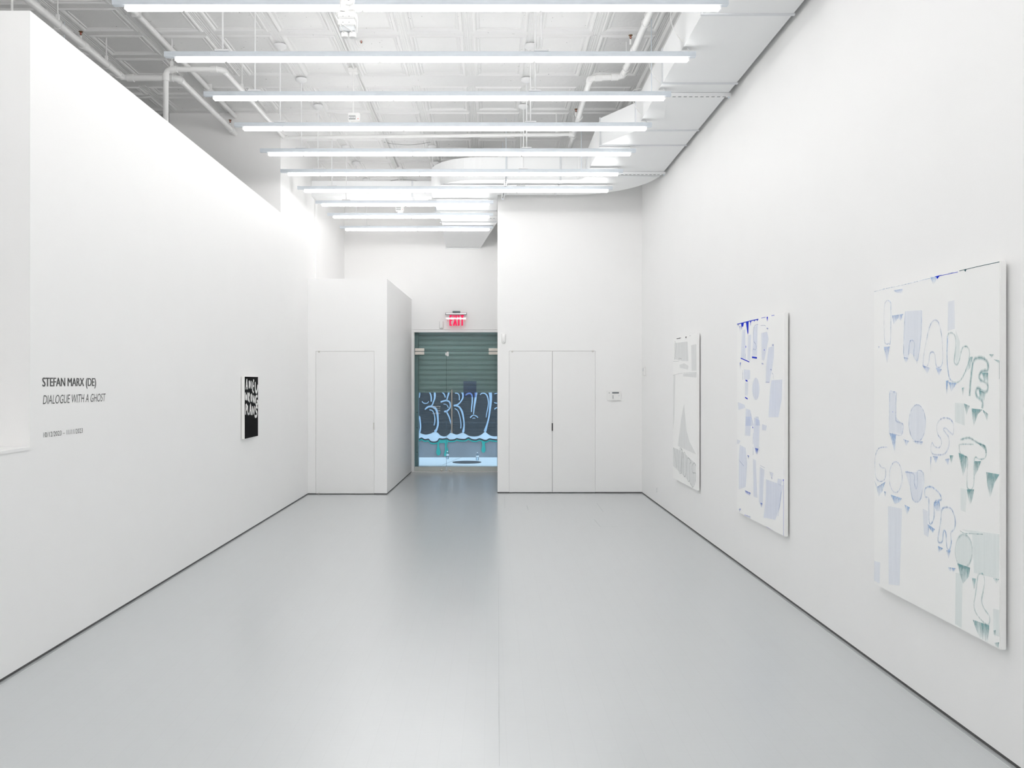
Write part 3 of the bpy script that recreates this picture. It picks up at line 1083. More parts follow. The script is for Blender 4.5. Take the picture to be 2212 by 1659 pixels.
MB().tube(smooth_path([np_(752, 25, -.01), np_(765, 26, -.012), np_(772, 38, -.01), np_(772, 58, 0), np_(770, 70, .01)], 5), .0032, 6).build('cord', M['plastic'], o, True)
c = np_(759.5, 20)
MB().lathe(c, [(.022, -.012), (.022, .006), (.014, .018), (.002, .022)], 18).build('knob', M['plastic'], o, True)
c = np_(754, 0.5)
cm = MB().lathe((c.x, c.y - .01, c.z), [(.036, 0.02), (.037, 0), (.033, -.006), (.012, -.008)], 28, 'y').build('camera', M['plastic'], o, True)
MB().lathe((c.x, c.y - .0185, c.z + .001), [(.0095, 0), (.008, -.002)], 16, 'y').build('lens', M['dark'], cm)

# ------------------------------------------------------------------ glass entrance
FR = empty('door_4', (0, Y_FRONT, 0))
FR['kind'] = 'structure'
mb = MB()
mb.box(GX0 - .052, GX0, Y_FRONT - .02, Y_FRONT + .08, 0.001, GT)
mb.box(GX0 - .052, GX1 + .012, Y_FRONT - .02, Y_FRONT + .08, GT, FT - .0035)
mb.box(GX0, GX1 + .01, Y_FRONT - .03, Y_FRONT + .08, 0.0005, .012)
mb.build('door_frame', M['door'], FR)
SP = (964.3 - VX) * .00827
ZTR = EYE + (826 - 759) * .00827
ZR0, ZR1 = .014, EYE + (826 - 1008) * .00827
def pane(x0, x1, z0, z1):
    return MB().box(x0, x1, Y_FRONT + .01, Y_FRONT + .02, z0, z1).build('glass_pane', M['glass'], FR)
pane(GX0 + .002, GX1, ZTR + .003, GT)
pane(GX0 + .002, SP - .0035, ZR1, ZTR - .003)
pane(SP + .002, GX1, ZR1, ZTR - .003)
MB().box(GX0 + .002, GX1, Y_FRONT + .0095, Y_FRONT + .0205, ZTR - .0045, ZTR + .0045).build('glass_edge', M['dark_glass'], FR)
MB().box(SP - .003, SP + .001, Y_FRONT + .0095, Y_FRONT + .0205, ZR1, ZTR - .0045).build('glass_edge', M['dark_glass'], FR)
for x0, x1, lx in ((GX0 + .004, SP - .006, 954), (SP + .004, GX1, 971.6)):
    r_ = MB().box(x0, x1, Y_FRONT - .0041, Y_FRONT + .034, ZR0, ZR1, .002).build('bottom_rail', M['rail'], FR)
    c = P(lx, 1016, .00827)
    MB().lathe((c.x, Y_FRONT - .005, c.z), [(.019, 0), (.019, -.004), (.010, -.010)], 18, 'y').build('lock', M['steel'], r_, True)
for x0, x1 in ((896.5, 916.4), (1055.6, 1074.5)):
    a, b2 = P(x0, 766, .00827), P(x1, 759.8, .00827)
    MB().box(a.x, b2.x, Y_FRONT - .006, Y_FRONT + .036, a.z, b2.z, .003).build('patch_fitting', M['nickel'], FR)
    a, b2 = P(x0, 758.4, .00827), P(x1, 752.3, .00827)
    MB().box(a.x, b2.x, Y_FRONT - .006, Y_FRONT + .036, a.z, b2.z, .003).build('patch_fitting', M['nickel'], FR)
a, b2 = P(964.6, 769.4, .00827), P(969.4, 759.8, .00827)
MB().box(a.x, b2.x, Y_FRONT - .02, Y_FRONT + .01, a.z, b2.z, .003).build('door_sensor', M['plastic'], FR)
a, b2 = P(962, 767.5, .00827), P(964.3, 762, .00827)
MB().box(a.x, b2.x, Y_FRONT - .015, Y_FRONT + .01, a.z, b2.z, .002).build('door_sensor', M['plastic'], FR)
a, b2 = P(976.3, 935, .00827), P(976.3, 841.6, .00827)
h = MB()
h.tube([(a.x, Y_FRONT - .055, a.z), (b2.x, Y_FRONT - .055, b2.z)], .0165, 16)
for zz in (a.z + .12, b2.z - .12):
    h.tube([(a.x, Y_FRONT - .055, zz), (a.x, Y_FRONT + .01, zz)], .009, 10)
h.build('pull_handle', M['steel'], FR, True)
a, b2 = P(1001, 858, .00828), P(1029, 823.4, .00828)
MB().box(a.x, b2.x, Y_FRONT + .021, Y_FRONT + .022, a.z, b2.z).build('window_film', M['film'], FR)
# small white lettering on the glass, written for people outside
def g3(a_, b_, l):
    return Vector((a_, Y_FRONT + .0085, b_))
M['white_vinyl'] = mat('white_vinyl', (.8, .8, .8, 1), .5, noise=.01)
aL, aR = (930.6 - VX) * .00827, (951 - VX) * .00827
zA, zB_ = EYE + (826 - 879.8) * .00827, EYE + (826 - 876.8) * .00827
place_text('lettering', 'RUTTKOWSKI;68', M['white_vinyl'], g3, aR, aL, zA, zB_, FR, bold=.012)
mb = MB()
for x0, yt, yb2 in ((936, 882.2, 883.2), (945.3, 886, 886.7), (947, 887.9, 888.6), (940, 891.2, 891.9), (933, 893.2, 894)):
    x = x0
    while x < 950.4:
        wd = random.uniform(.5, .8)
        p0, p1 = P(x, yb2, .00827), P(min(x + wd, 951), yt, .00827)
        mb.quad((p0.x, Y_FRONT + .0085, p0.z), (p1.x, Y_FRONT + .0085, p0.z), (p1.x, Y_FRONT + .0085, p1.z), (p0.x, Y_FRONT + .0085, p1.z))
        x += wd + (.25 if random.random() < .85 else .8)
mb.build('lettering', M['white_vinyl'], FR)

# roller shutter just outside, half lowered
US = .00845
M['shutter'] = mat('grey_green_shutter', (.50, .63, .61, 1), .5, noise=.06, nscale=5, spec=.4)
M['shutter_rail'] = mat('dark_green_rail', (.30, .42, .41, 1), .5, noise=.06, nscale=5)
ss = empty('roller_shutter', (-.7, US * F, 1.4))
tag(ss, 'grey-green roller shutter lowered halfway outside the glass door', 'shutter')
z = EYE + (826 - 727) * US + 3 * .0905
zbot = EYE + (826 - 848) * US
mb = MB()
xs0, xs1 = (904 - VX) * US, (1074 - VX) * US
while z > zbot + .06:
    z0 = z - .0905
    # curved slat section
    sec = [(.006, z), (-.010, z - .003), (-.017, z - .018), (-.019, z - .034), (-.016, z - .052), (-.010, z - .060), (.008, z - .063), (.008, z - .069), (-.002, z - .073), (.008, z - .077), (.010, z - .085), (.006, z0)]
    L = [mb.bm.verts.new((xs0, US * F + y, zz)) for y, zz in sec]
    R = [mb.bm.verts.new((xs1 + .02, US * F + y, zz)) for y, zz in sec]
    for k in range(len(sec) - 1):
        mb.bm.faces.new((L[k], L[k + 1], R[k + 1], R[k]))
    z = z0
mb.build('slats', M['shutter'], ss, True)
mb = MB().box(xs0, xs1 + .02, US * F - .02, US * F + .02, zbot, z, .003)
bb = mb.build('bottom_bar', M['shutter'], ss)
fb = Flat(lambda a_, b_, l: Vector((a_, US * F - .0212 - l, b_)))
for k in range(5):
    cxk = (918 + k * 3.6 - VX) * US
    czk = EYE + (826 - 845) * US
    fb.ribbon([(cxk, czk), (cxk + .008, czk + .012 + .01 * (k % 2)), (cxk + .02, czk + .004), (cxk + .012, czk - .008), (cxk + .028, czk - .002)], .003)
fb.build('scribble', M['dark'], bb)
mb = MB()
x0, x1 = (893 - VX) * .00836, (904.5 - VX) * .00845
mb.box(x0 - .05, x1 + .002, .00836 * F, US * F + .05, -.02, 2.75)
mb.box(xs1 + .0, xs1 + .12, .00836 * F, US * F + .05, -.02, 2.75)
mb.build('guide_rail', M['shutter_rail'], ss)
s = MB()
for yy in (891, 924, 977):
    c = P(901, yy, .00836)
    s.lathe((c.x, c.y - .001, c.z), [(.009, 0), (.007, -.004)], 8, 'y')
s.build('bolt', M['dark'], ss)

# exit sign ---------------------------------------------------------
UE = .00822
ex = empty('exit_sign', P(985, 676, UE))
tag(ex, 'red and clear EXIT sign hanging from a silver bar above the glass door', 'sign')
a, b2 = P(977.5, 675.5, UE), P(994, 671.8, UE)
MB().box(a.x, b2.x, Y_FRONT - .09, Y_FRONT - .006, a.z, b2.z, .002).build('mounting_plate', M['slot'], ex)
a, b2 = P(963, 680.3, UE), P(1007, 675.3, UE)
zm = (a.z + b2.z) / 2
MB().tube([(a.x, Y_FRONT - .07, zm), (b2.x, Y_FRONT - .07, zm)], .020, 20).build('housing', M['alu'], ex, True)
for xx, s_ in ((a.x, -1), (b2.x, 1)):
    MB().tube([(xx, Y_FRONT - .07, zm), (xx + s_ * .008, Y_FRONT - .07, zm)], .0215, 20).build('end_cap', M['dark'], ex, True)
tilt = math.radians(9.5)
py, pz = Y_FRONT - .07, zm - .012
def e3(a_, b_, l):     # b_ measured down from the hinge, l forward of the sheet
    return Vector((a_, py + math.sin(tilt) * b_ + .006 - l, pz + math.cos(tilt) * b_))
x0, x1 = (964 - VX) * UE, (1006.5 - VX) * UE
HP = .212
mb = MB()
q0, q1 = e3(x0, .005, .0), e3(x0, -HP, .0)
vs = []
for xx in (x0, x1):
    for q in (q0, q1):
        for dy in (-.008, -.003):
            vs.append(mb.bm.verts.new((xx, q.y + dy, q.z)))
for f in ((0, 1, 3, 2), (4, 6, 7, 5), (0, 4, 5, 1), (2, 3, 7, 6), (0, 2, 6, 4), (1, 5, 7, 3)):
    mb.bm.faces.new([vs[i] for i in f])
M['exit_red'] = emit_mat('lit_red_letters', (1.0, .0, .085, 1), .95)
panel = mb.build('panel', M['acrylic'], ex)
f = Flat(e3)
def ex_(x):
    return (x - VX) * UE
T_, B_, W_ = -.010, -.205, .025
f.ribbon([(ex_(972.4), T_ - .0), (ex_(972.4), B_)], .028, n=1)
for bb_ in (T_ - .012, -.104, B_ + .012):
    f.ribbon([(ex_(971), bb_), (ex_(977.2), bb_)], .024, n=1)
f.ribbon([(ex_(979.8), T_), (ex_(986.2), B_)], .027, n=1)
f.ribbon([(ex_(986.2), T_), (ex_(979.8), B_)], .027, n=1)
f.ribbon([(ex_(991.0), T_), (ex_(991.0), B_)], .027, n=1)
f.ribbon([(ex_(998.4), T_), (ex_(998.4), B_)], .027, n=1)
f.ribbon([(ex_(994.6), T_ - .012), (ex_(1002.4), T_ - .012)], .024, n=1)
for sx, cx in ((-1, 967), (1, 1004)):
    c = (cx - VX) * UE
    f.ribbon([(c - sx * .010, -.095), (c + sx * .006, -.112), (c - sx * .010, -.129)], .006, n=1)
f.build('letters', M['exit_red'], panel)

# detectors and wall devices ------------------------------------------
def detector(x0, x1, y0, y1, u, yw, lab):
    a, b2 = P(x0, y1, u), P(x1, y0, u)
    o = empty('motion_detector', ((a.x + b2.x) / 2, yw, a.z))
    tag(o, lab, 'detector')
    w2, h2, cx, cz = (b2.x - a.x) / 2, (b2.z - a.z), (a.x + b2.x) / 2, a.z
    mb = MB()
    rings = []
    for zz, ww, dd in ((0, .45, .35), (.03, .7, .7), (.12, .92, 1), (.5, 1, 1), (.9, 1, .9), (1, .9, .6)):
        ring = []
        for k in range(11):
            t = math.pi * k / 10
            ring.append(mb.bm.verts.new((cx - math.cos(t) * w2 * ww, yw - math.sin(t) * .045 * dd, cz + zz * h2)))
        rings.append(ring)
    for r0, r1 in zip(rings[:-1], rings[1:]):
        for k in range(10):
            mb.bm.faces.new((r0[k], r0[k + 1], r1[k + 1], r1[k]))
    mb.bm.faces.new(rings[0][::-1]); mb.bm.faces.new(rings[-1])
    mb.build('housing', M['plastic'], o, True)
    MB().lathe((cx, yw - .045, cz + h2 * .2), [(.004, 0), (.003, -.003)], 8, 'y').build('sensor', M['slot'], o)
detector(948.3, 958.5, 693.7, 710.5, .00825, Y_FRONT - .005, 'small white motion detector above the glass door, left of the exit sign')
detector(1083, 1093, 721.5, 741.8, .00669, Y_RIGHT, 'small white motion detector on the wall right of the glass door')

kp = empty('alarm_keypad', P(1326, 866, .00669))
tag(kp, 'white alarm keypad with a small dark display on the wall right of the double doors', 'keypad')
a, b2 = P(1311.3, 865.3, .00669), P(1340.6, 844, .00669)
MB().box(a.x, b2.x, Y_RIGHT - .028, Y_RIGHT, a.z, b2.z, .004).build('case', M['plastic'], kp)
a, b2 = P(1321.8, 850, .00669), P(1336.4, 846.9, .00669)
MB().box(a.x, b2.x, Y_RIGHT - .030, Y_RIGHT - .027, a.z, b2.z).build('display', M['slot'], kp)
mb = MB()
for k in range(4):
    a, b2 = P(1322.4, 855.4 + k * 2, .00669), P(1324.8, 854.0 + k * 2, .00669)
    mb.box(a.x, b2.x, Y_RIGHT - .030, Y_RIGHT - .027, a.z, b2.z)
for xx, yy in ((1314.5, 848.5),):
    a, b2 = P(xx, yy + 1.2, .00669), P(xx + 2, yy - .8, .00669)
    mb.box(a.x, b2.x, Y_RIGHT - .030, Y_RIGHT - .027, a.z, b2.z)
mb.build('button', M['button'], kp)
a, b2 = P(1335, 855.4, .00669), P(1338, 854, .00669)
MB().box(a.x, b2.x, Y_RIGHT - .030, Y_RIGHT - .027, a.z, b2.z).build('indicator', M['joint'], kp)
# things on the right wall
ti = empty('wall_thermostat', (XR, .00655 * F, EYE + (826 - 812) * .00655))
tag(ti, 'narrow white wall control near the far right corner, at switch height', 'thermostat')
ub = .00655
MB().box(XR - .028, XR, ub * F - .06, ub * F + .06, EYE + (826 - 811.5) * ub, EYE + (826 - 792.5) * ub, .004).build('case', M['plastic'], ti)
MB().box(XR - .0295, XR - .027, ub * F - .045, ub * F + .045, EYE + (826 - 802) * ub, EYE + (826 - 795) * ub).build('cover_line', M['joint'], ti)
ot = empty('wall_outlet', (XR, .00607 * F, EYE + (826 - 1066) * .00607))
tag(ot, 'white electrical outlet low on the right wall, before the far corner', 'outlet')
ub = .00607
MB().box(XR - .006, XR, ub * F - .036, ub * F + .036, EYE + (826 - 1065.5) * ub, EYE + (826 - 1052) * ub, .002).build('plate', M['plastic'], ot)
for yy in (1056, 1061.5):
    MB().box(XR - .0085, XR - .005, ub * F - .016, ub * F + .016, EYE + (826 - yy) * ub - .013, EYE + (826 - yy) * ub + .013, .001).build('socket', M['joint'], ot)

# ------------------------------------------------------------------ wall lettering on the left
def l3(a_, b_, l):     # a_ runs along the wall (world y)
    return Vector((XL + .0008 + l, a_, b_))
def ul(x):
    return abs(XL) / (VX - x) * F
o = place_text('wall_lettering', 'STEFAN MARX (DE)', M['black_text'], l3, ul(91.3), ul(206.6), 1.5765, 1.6275, heavy=.0045)
tag(o, 'bold dark capital lettering, top line of the wall text on the left', 'lettering', 'lines of wall text')
o = place_text('wall_lettering', 'DIALOGUE WITH A GHOST', M['black_text'], l3, ul(92.5), ul(228), 1.473, 1.524, shear=.22, bold=-.006)
tag(o, 'slanted thin dark lettering, the exhibition title, second line of the wall text', 'lettering', 'lines of wall text')
o = place_text('wall_lettering', '10/12/2023 \u2013 11/11/2023', M['black_text'], l3, ul(94), ul(178.5), 1.278, 1.3065, bold=-.004)
tag(o, 'small dark date range lettering, lowest line of the wall text', 'lettering', 'lines of wall text')

# ------------------------------------------------------------------ paintings
PF = 2.138
def painting(name, lab, xl, xr):
    global CLAMP
    """canvas on the right wall between the photo columns xl (far edge) and xr (near edge)"""
    y0, y1 = PF / (xr - VX) * F, PF / (xl - VX) * F
    o = empty(name, (XR, (y0 + y1) / 2, .475))
    CLAMP = (y0 + .003, y1 - .003, .478, 2.1105)
    tag(o, lab, 'painting', 'large pale paintings on the right wall')
    MB().box(PF, PF + .028, y0, y1, .475, 2.113, .003).build('canvas', [M['canvas']], o)
    MB().box(PF + .028, XR - .003, y0 + .05, y1 - .05, .53, 2.05).build('stretcher', M['canvas_edge'], o)
    return o
def ell(cx, cy_, rx, ry, n=16):
    return [(cx + rx * math.cos(2 * math.pi * k / n), cy_ + ry * math.sin(2 * math.pi * k / n)) for k in range(n)]

A = (1860, 540, 3.77)
B = (1860, 960, 3.605)
CLAMP = None
big = painting('painting', 'nearest and largest-looking pale painting, ghostly blue and teal words, on the right wall', 1888, 2160)
def cv(c, p):
    x = c[0] + p[0] / c[2]; y = c[1] + p[1] / c[2]
    u = PF / (x - VX)
    return (F * u, EYE + (VY - y) * u)
def marks(par, name, m, lift, items):
    lift *= .12
    to3 = lambda a_, b_, l: Vector((PF - .00012 - lift - l, a_, b_))
    f = Flat(to3, 2.5e-6, CLAMP)
    wsh = 'wash' in name
    for it in items:
        kind, c, pts = it[0], it[1], it[2]
        q = [cv(c, p) for p in pts]
        if kind == 'poly':
            if wsh:
                f.poly(q, .75, .75)
            else:
                f.poly(q, .42, .95)
        elif kind == 'ring':
            f.ribbon(q, it[3] * 1.25, closed=True, cov=.80, soft=True)
        else:
            f.ribbon(q, it[3] * 1.2, cov=.82, soft=True, rnd=False)
    return f.build(name, m, par)
wash = [('poly', A, [(360, 500), (495, 490), (490, 680), (470, 880), (455, 930), (440, 870), (400, 840), (370, 870), (350, 860), (352, 600)]),
        ('poly', A, ell(458, 1410, 66, 148)), ('poly', A, [(235, 1160), (290, 1165), (285, 1360), (335, 1420), (335, 1500), (232, 1480)]),
        ('poly', A, [(710, 420), (760, 410), (765, 640), (705, 660)]),
        ('poly', B, [(90, 900), (150, 920), (145, 1085), (92, 1055)]), ('poly', B, [(210, 480), (320, 500), (300, 1100), (215, 1090)]),
        ('poly', B, [(345, 215), (485, 215), (475, 420), (440, 450), (400, 430), (380, 330)]), ('poly', B, [(480, 500), (520, 520), (520, 720), (490, 700)])]
marks(big, 'pale_blue_wash', M['p_wash_blue'], 0, wash)
wash = [('poly', B, [(780, 660), (1078, 700), (1075, 1050), (880, 1000), (865, 700)]), ('poly', B, [(738, 1000), (790, 1010), (785, 1430), (733, 1400)]),
        ('poly', B, [(775, 340), (825, 350), (815, 530), (775, 510)]), ('poly', A, [(765, 1245), (840, 1250), (845, 1430), (765, 1400)]),
        ('poly', B, [(1030, 1280), (1080, 1290), (1078, 1500), (1030, 1480)]), ('poly', B, ell(800, 830, 60, 126)), ('poly', A, [(770, 650), (805, 745), (803, 840), (780, 935), (760, 865), (778, 760)])]
marks(big, 'pale_teal_wash', M['p_wash_teal'], .0004, wash)
gh = [('ring', A, [(190, 460), (200, 425), (218, 410), (238, 425), (243, 460), (240, 740), (225, 762), (205, 765), (192, 740), (188, 600)], .010),
      ('rib', A, [(360, 500), (350, 690), (348, 850), (365, 875), (385, 860), (395, 760), (410, 735), (430, 745), (435, 780), (430, 860), (455, 900), (470, 850), (490, 680), (495, 495)], .010),
      ('ring', A, [(505, 930), (520, 800), (555, 640), (580, 585), (610, 572), (635, 600), (655, 690), (665, 800), (665, 900), (650, 950), (625, 955), (610, 930), (600, 850), (580, 830), (560, 850), (550, 920), (530, 955), (508, 940)], .011),
      ('poly', A, [(265, 330), (340, 315), (338, 355), (290, 348)]), ('poly', A, [(252, 535), (345, 520), (325, 575), (300, 555), (285, 580), (265, 605)]),
      ('poly', A, [(348, 875), (388, 880), (365, 925)]), ('poly', A, [(500, 940), (560, 960), (540, 1010)]), ('poly', A, [(610, 960), (658, 970), (635, 1025)]),
      ('poly', A, [(185, 790), (235, 785), (212, 925)]), ('poly', A, [(142, 785), (150, 785), (147, 812)]),
      ('ring', A, [(235, 1160), (232, 1300), (230, 1480), (260, 1495), (310, 1510), (335, 1495), (343, 1430), (330, 1410), (290, 1395), (283, 1360), (285, 1200), (290, 1165), (260, 1155)], .011),
      ('ring', A, ell(458, 1410, 68, 150), .009),
      ('ring', A, [(755, 1440), (745, 1400), (715, 1372), (665, 1370), (630, 1400), (618, 1440), (625, 1500), (650, 1540), (655, 1580), (635, 1610), (600, 1600), (580, 1570), (570, 1600), (575, 1650), (610, 1668), (680, 1660), (715, 1600), (715, 1530), (690, 1490), (670, 1460), (690, 1450), (720, 1480), (750, 1500)], .011),
      ('poly', A, [(345, 1540), (392, 1555), (368, 1595)]), ('poly', A, [(420, 1555), (505, 1560), (495, 1590), (455, 1580)]),
      ('poly', B, [(540, 95), (548, 95), (541, 250)]), ('poly', B, [(560, 90), (600, 95), (583, 150)]), ('poly', B, [(655, 115), (690, 110), (676, 165)]),
      ('rib', B, [(205, 20), (140, 30), (112, 90), (108, 180), (118, 260), (150, 290), (185, 270), (193, 220), (185, 185), (160, 180), (140, 150)], .010),
      ('ring', B, ell(270, 255, 50, 120), .011),
      ('ring', B, [(345, 215), (380, 225), (385, 330), (400, 420), (430, 450), (460, 430), (485, 330), (490, 270), (480, 215), (440, 210), (440, 300), (430, 345), (415, 300), (410, 230)], .010)]
marks(big, 'pale_blue_letters', M['p_ghost_blue'], .0008, gh)
bl = [('poly', A, [(232, 1490), (285, 1505), (275, 1660), (262, 1600)]), ('poly', B, [(105, 280), (125, 330), (190, 290), (165, 370), (135, 410), (125, 350)]),
      ('poly', B, [(180, 365), (195, 370), (188, 415)]), ('poly', B, [(230, 390), (318, 420), (300, 450), (262, 465)]), ('poly', B, [(340, 470), (380, 490), (358, 555)]),
      ('ring', B, [(500, 345), (545, 330), (590, 360), (620, 400), (625, 430), (585, 440), (570, 470), (568, 570), (545, 620), (530, 600), (528, 500), (525, 420), (500, 405)], .013),
      ('ring', B, [(600, 740), (620, 600), (630, 510), (660, 490), (700, 500), (725, 550), (735, 610), (725, 660), (700, 690), (702, 760), (690, 820), (670, 800), (662, 700), (650, 670), (640, 690), (635, 750), (615, 765)], .013),
      ('poly', B, [(520, 620), (575, 660), (560, 690), (530, 650), (521, 755)]), ('poly', B, [(600, 790), (640, 810), (602, 845)]), ('poly', B, [(665, 825), (698, 825), (682, 892)]),
      ('poly', B, [(677, 955), (738, 965), (725, 990), (685, 985)]), ('poly', B, [(570, 450), (610, 440), (620, 520), (590, 520), (572, 490)]),
      ('poly', A, [(345, 258), (430, 240), (400, 252), (360, 262)]), ('poly', A, [(565, 215), (620, 215), (605, 262), (590, 285), (575, 250)]), ('poly', A, [(705, 183), (760, 170), (735, 190)]),
      ('rib', A, [(705, 700), (700, 850), (705, 950), (720, 1040), (745, 1072)], .012), ('poly', A, [(712, 1075), (780, 1085), (735, 1155)]), ('poly', A, [(692, 1065), (712, 1062), (697, 1195)]),
      ('rib', A, [(107, 320), (210, 293), (300, 274), (420, 245), (530, 216), (590, 203)], .004)]
marks(big, 'blue_letters', M['p_blue'], .0012, bl)
tl = [('rib', A, [(745, 1072), (780, 1080), (815, 1055), (845, 1000), (870, 930), (885, 850), (875, 800), (850, 785), (825, 800), (810, 850), (800, 900), (780, 935), (760, 910), (765, 850), (772, 760), (765, 700), (740, 675), (715, 680), (705, 700)], .012),
      ('rib', B, [(875, 0), (775, 0), (765, 20), (775, 70), (810, 90), (830, 120), (825, 300), (835, 345), (860, 350), (878, 300), (882, 130), (895, 100), (920, 115), (960, 110), (975, 80), (970, 40)], .010),
      ('ring', B, ell(800, 830, 65, 130), .013),
      ('ring', B, [(935, 1005), (910, 1030), (895, 1150), (880, 1250), (900, 1320), (960, 1390), (995, 1400), (1000, 1340), (960, 1280), (940, 1220), (950, 1150), (962, 1080), (955, 1020)], .011),
      ('poly', A, [(820, 1120), (840, 1120), (830, 1205)]), ('poly', A, [(890, 870), (910, 870), (890, 960), (850, 1010), (870, 930)]),
      ('poly', B, [(1030, 1040), (1075, 1050), (1055, 1085)]), ('poly', B, [(865, 1040), (895, 1045), (890, 1120), (875, 1130)]), ('rib', B, [(770, 670), (800, 690), (850, 695), (950, 700)], .006)]
marks(big, 'pale_teal_letters', M['p_teal_pale'], .0016, tl)
te = [('rib', A, [(885, 1190), (895, 1050), (905, 960), (920, 900), (945, 880), (985, 880), (1020, 900), (1035, 940), (1030, 980), (1000, 985), (975, 1000), (960, 1030), (975, 1060), (1015, 1080), (1035, 1110), (1025, 1150), (990, 1145), (950, 1125), (938, 1150), (945, 1190), (975, 1220), (990, 1240), (985, 1290)], .019),
      ('poly', A, [(985, 1000), (1035, 1000), (1036, 1090), (1000, 1060)]), ('poly', A, [(960, 1140), (1015, 1160), (1005, 1230), (965, 1210)]),
      ('poly', A, [(840, 1250), (885, 1270), (858, 1345)]), ('poly', A, [(900, 1290), (990, 1300), (950, 1340), (918, 1440)]), ('poly', A, [(990, 1300), (1035, 1335), (1030, 1400), (1010, 1350)]),
      ('poly', A, [(1045, 850), (1080, 850), (1065, 880)]), ('poly', A, [(1080, 890), (1135, 900), (1130, 925)]), ('poly', A, [(940, 1565), (1010, 1590), (1025, 1650), (990, 1610)]),
      ('rib', A, [(810, 1545), (880, 1530), (950, 1570), (1010, 1600), (1020, 1655)], .014),
      ('poly', B, [(760, 65), (825, 95), (820, 170), (795, 250), (775, 150)]), ('poly', B, [(885, 130), (935, 130), (910, 200), (885, 245)]), ('poly', B, [(975, 215), (1082, 235), (1040, 300), (1005, 420), (985, 320)]),
      ('poly', B, [(825, 350), (880, 350), (870, 420), (850, 480), (835, 410)]), ('poly', B, [(690, 85), (720, 85), (703, 155)]),
      ('poly', B, [(750, 925), (850, 960), (840, 1030), (795, 1085), (775, 1030)]), ('poly', B, [(870, 1365), (1000, 1410), (990, 1540), (930, 1510), (900, 1450)]),
      ('poly', B, [(1033, 1450), (1050, 1445), (1045, 1510)]), ('poly', B, [(1040, 1545), (1075, 1540), (1072, 1585), (1050, 1575)])]
marks(big, 'teal_letters', M['p_teal'], .0020, te)
dk = [('poly', A, [(838, 150), (862, 144), (850, 178)]), ('rib', A, [(800, 156), (880, 137), (960, 118), (1050, 98), (1130, 81)], .0022), ('rib', A, [(1130, 905), (1130, 1050)], .006)]
marks(big, 'dark_teal_paint', M['p_deep_teal'], .0024, dk)
dk = [('poly', A, [(598, 200), (660, 186), (640, 212), (620, 238), (610, 212)]), ('rib', A, [(600, 200), (700, 180), (790, 160)], .002), ('poly', A, [(256, 1316), (260, 1316), (260, 1321), (256, 1321)]), ('poly', A, [(222, 290), (230, 288), (228, 294)]), ('poly', A, [(357, 256), (372, 253), (362, 262)])]
marks(big, 'cobalt_paint', M['p_cobalt'], .0027, dk)

C1 = (1560, 660, 6.383)
C2 = (1560, 900, 5.92)
p2 = painting('painting', 'middle pale painting on the right wall, cobalt blue drips at its top edge', 1592, 1694.5)
ws = [('poly', C1, [(275, 340), (320, 330), (320, 740), (258, 740)]), ('poly', C1, ell(465, 1150, 50, 155)), ('poly', C1, [(300, 880), (385, 890), (385, 1010), (350, 1030), (300, 1020)]),
      ('poly', C1, [(640, 580), (715, 560), (710, 720), (690, 860), (655, 1060), (600, 1050), (605, 860)]), ('poly', C1, [(680, 1030), (830, 1020), (820, 1300), (775, 1540), (640, 1540), (660, 1150)]),
      ('poly', C1, [(325, 1420), (390, 1440), (430, 1659), (320, 1659)]), ('poly', C1, [(355, 410), (400, 400), (385, 770), (350, 740)]), ('poly', C1, [(430, 300), (490, 270), (480, 690), (420, 690)]),
      ('poly', C1, [(540, 380), (620, 360), (640, 460), (580, 760), (545, 750)]), ('poly', C1, [(315, 1060), (360, 1060), (350, 1240), (315, 1240)]), ('poly', C1, [(460, 1530), (500, 1530), (525, 1655), (460, 1655)]), ('poly', C1, [(215, 1330), (310, 1370), (320, 1410), (225, 1440)]),
      ('poly', C2, [(300, 0), (370, 0), (360, 250), (290, 240)]), ('poly', C2, [(410, 10), (480, 50), (470, 400), (440, 480), (420, 440), (400, 340)]), ('poly', C2, [(190, 290), (235, 310), (215, 350), (190, 345)]),
      ('poly', C2, [(225, 360), (300, 400), (320, 600), (300, 900), (215, 930), (215, 500)]), ('poly', C2, [(395, 540), (430, 560), (450, 1040), (400, 1020)]), ('poly', C2, [(480, 640), (540, 680), (520, 1100), (500, 1160), (470, 1090)]),
      ('poly', C2, [(560, 800), (780, 880), (740, 1150), (680, 1320), (530, 1290), (560, 1000)]), ('poly', C2, [(710, 790), (778, 810), (745, 885), (705, 850)]), ('poly', C2, [(510, 95), (570, 115), (560, 180), (510, 170)]), ('poly', C2, [(600, 700), (655, 720), (640, 800)])]
marks(p2, 'pale_blue_wash', M['p_wash_cobalt'], 0, ws)
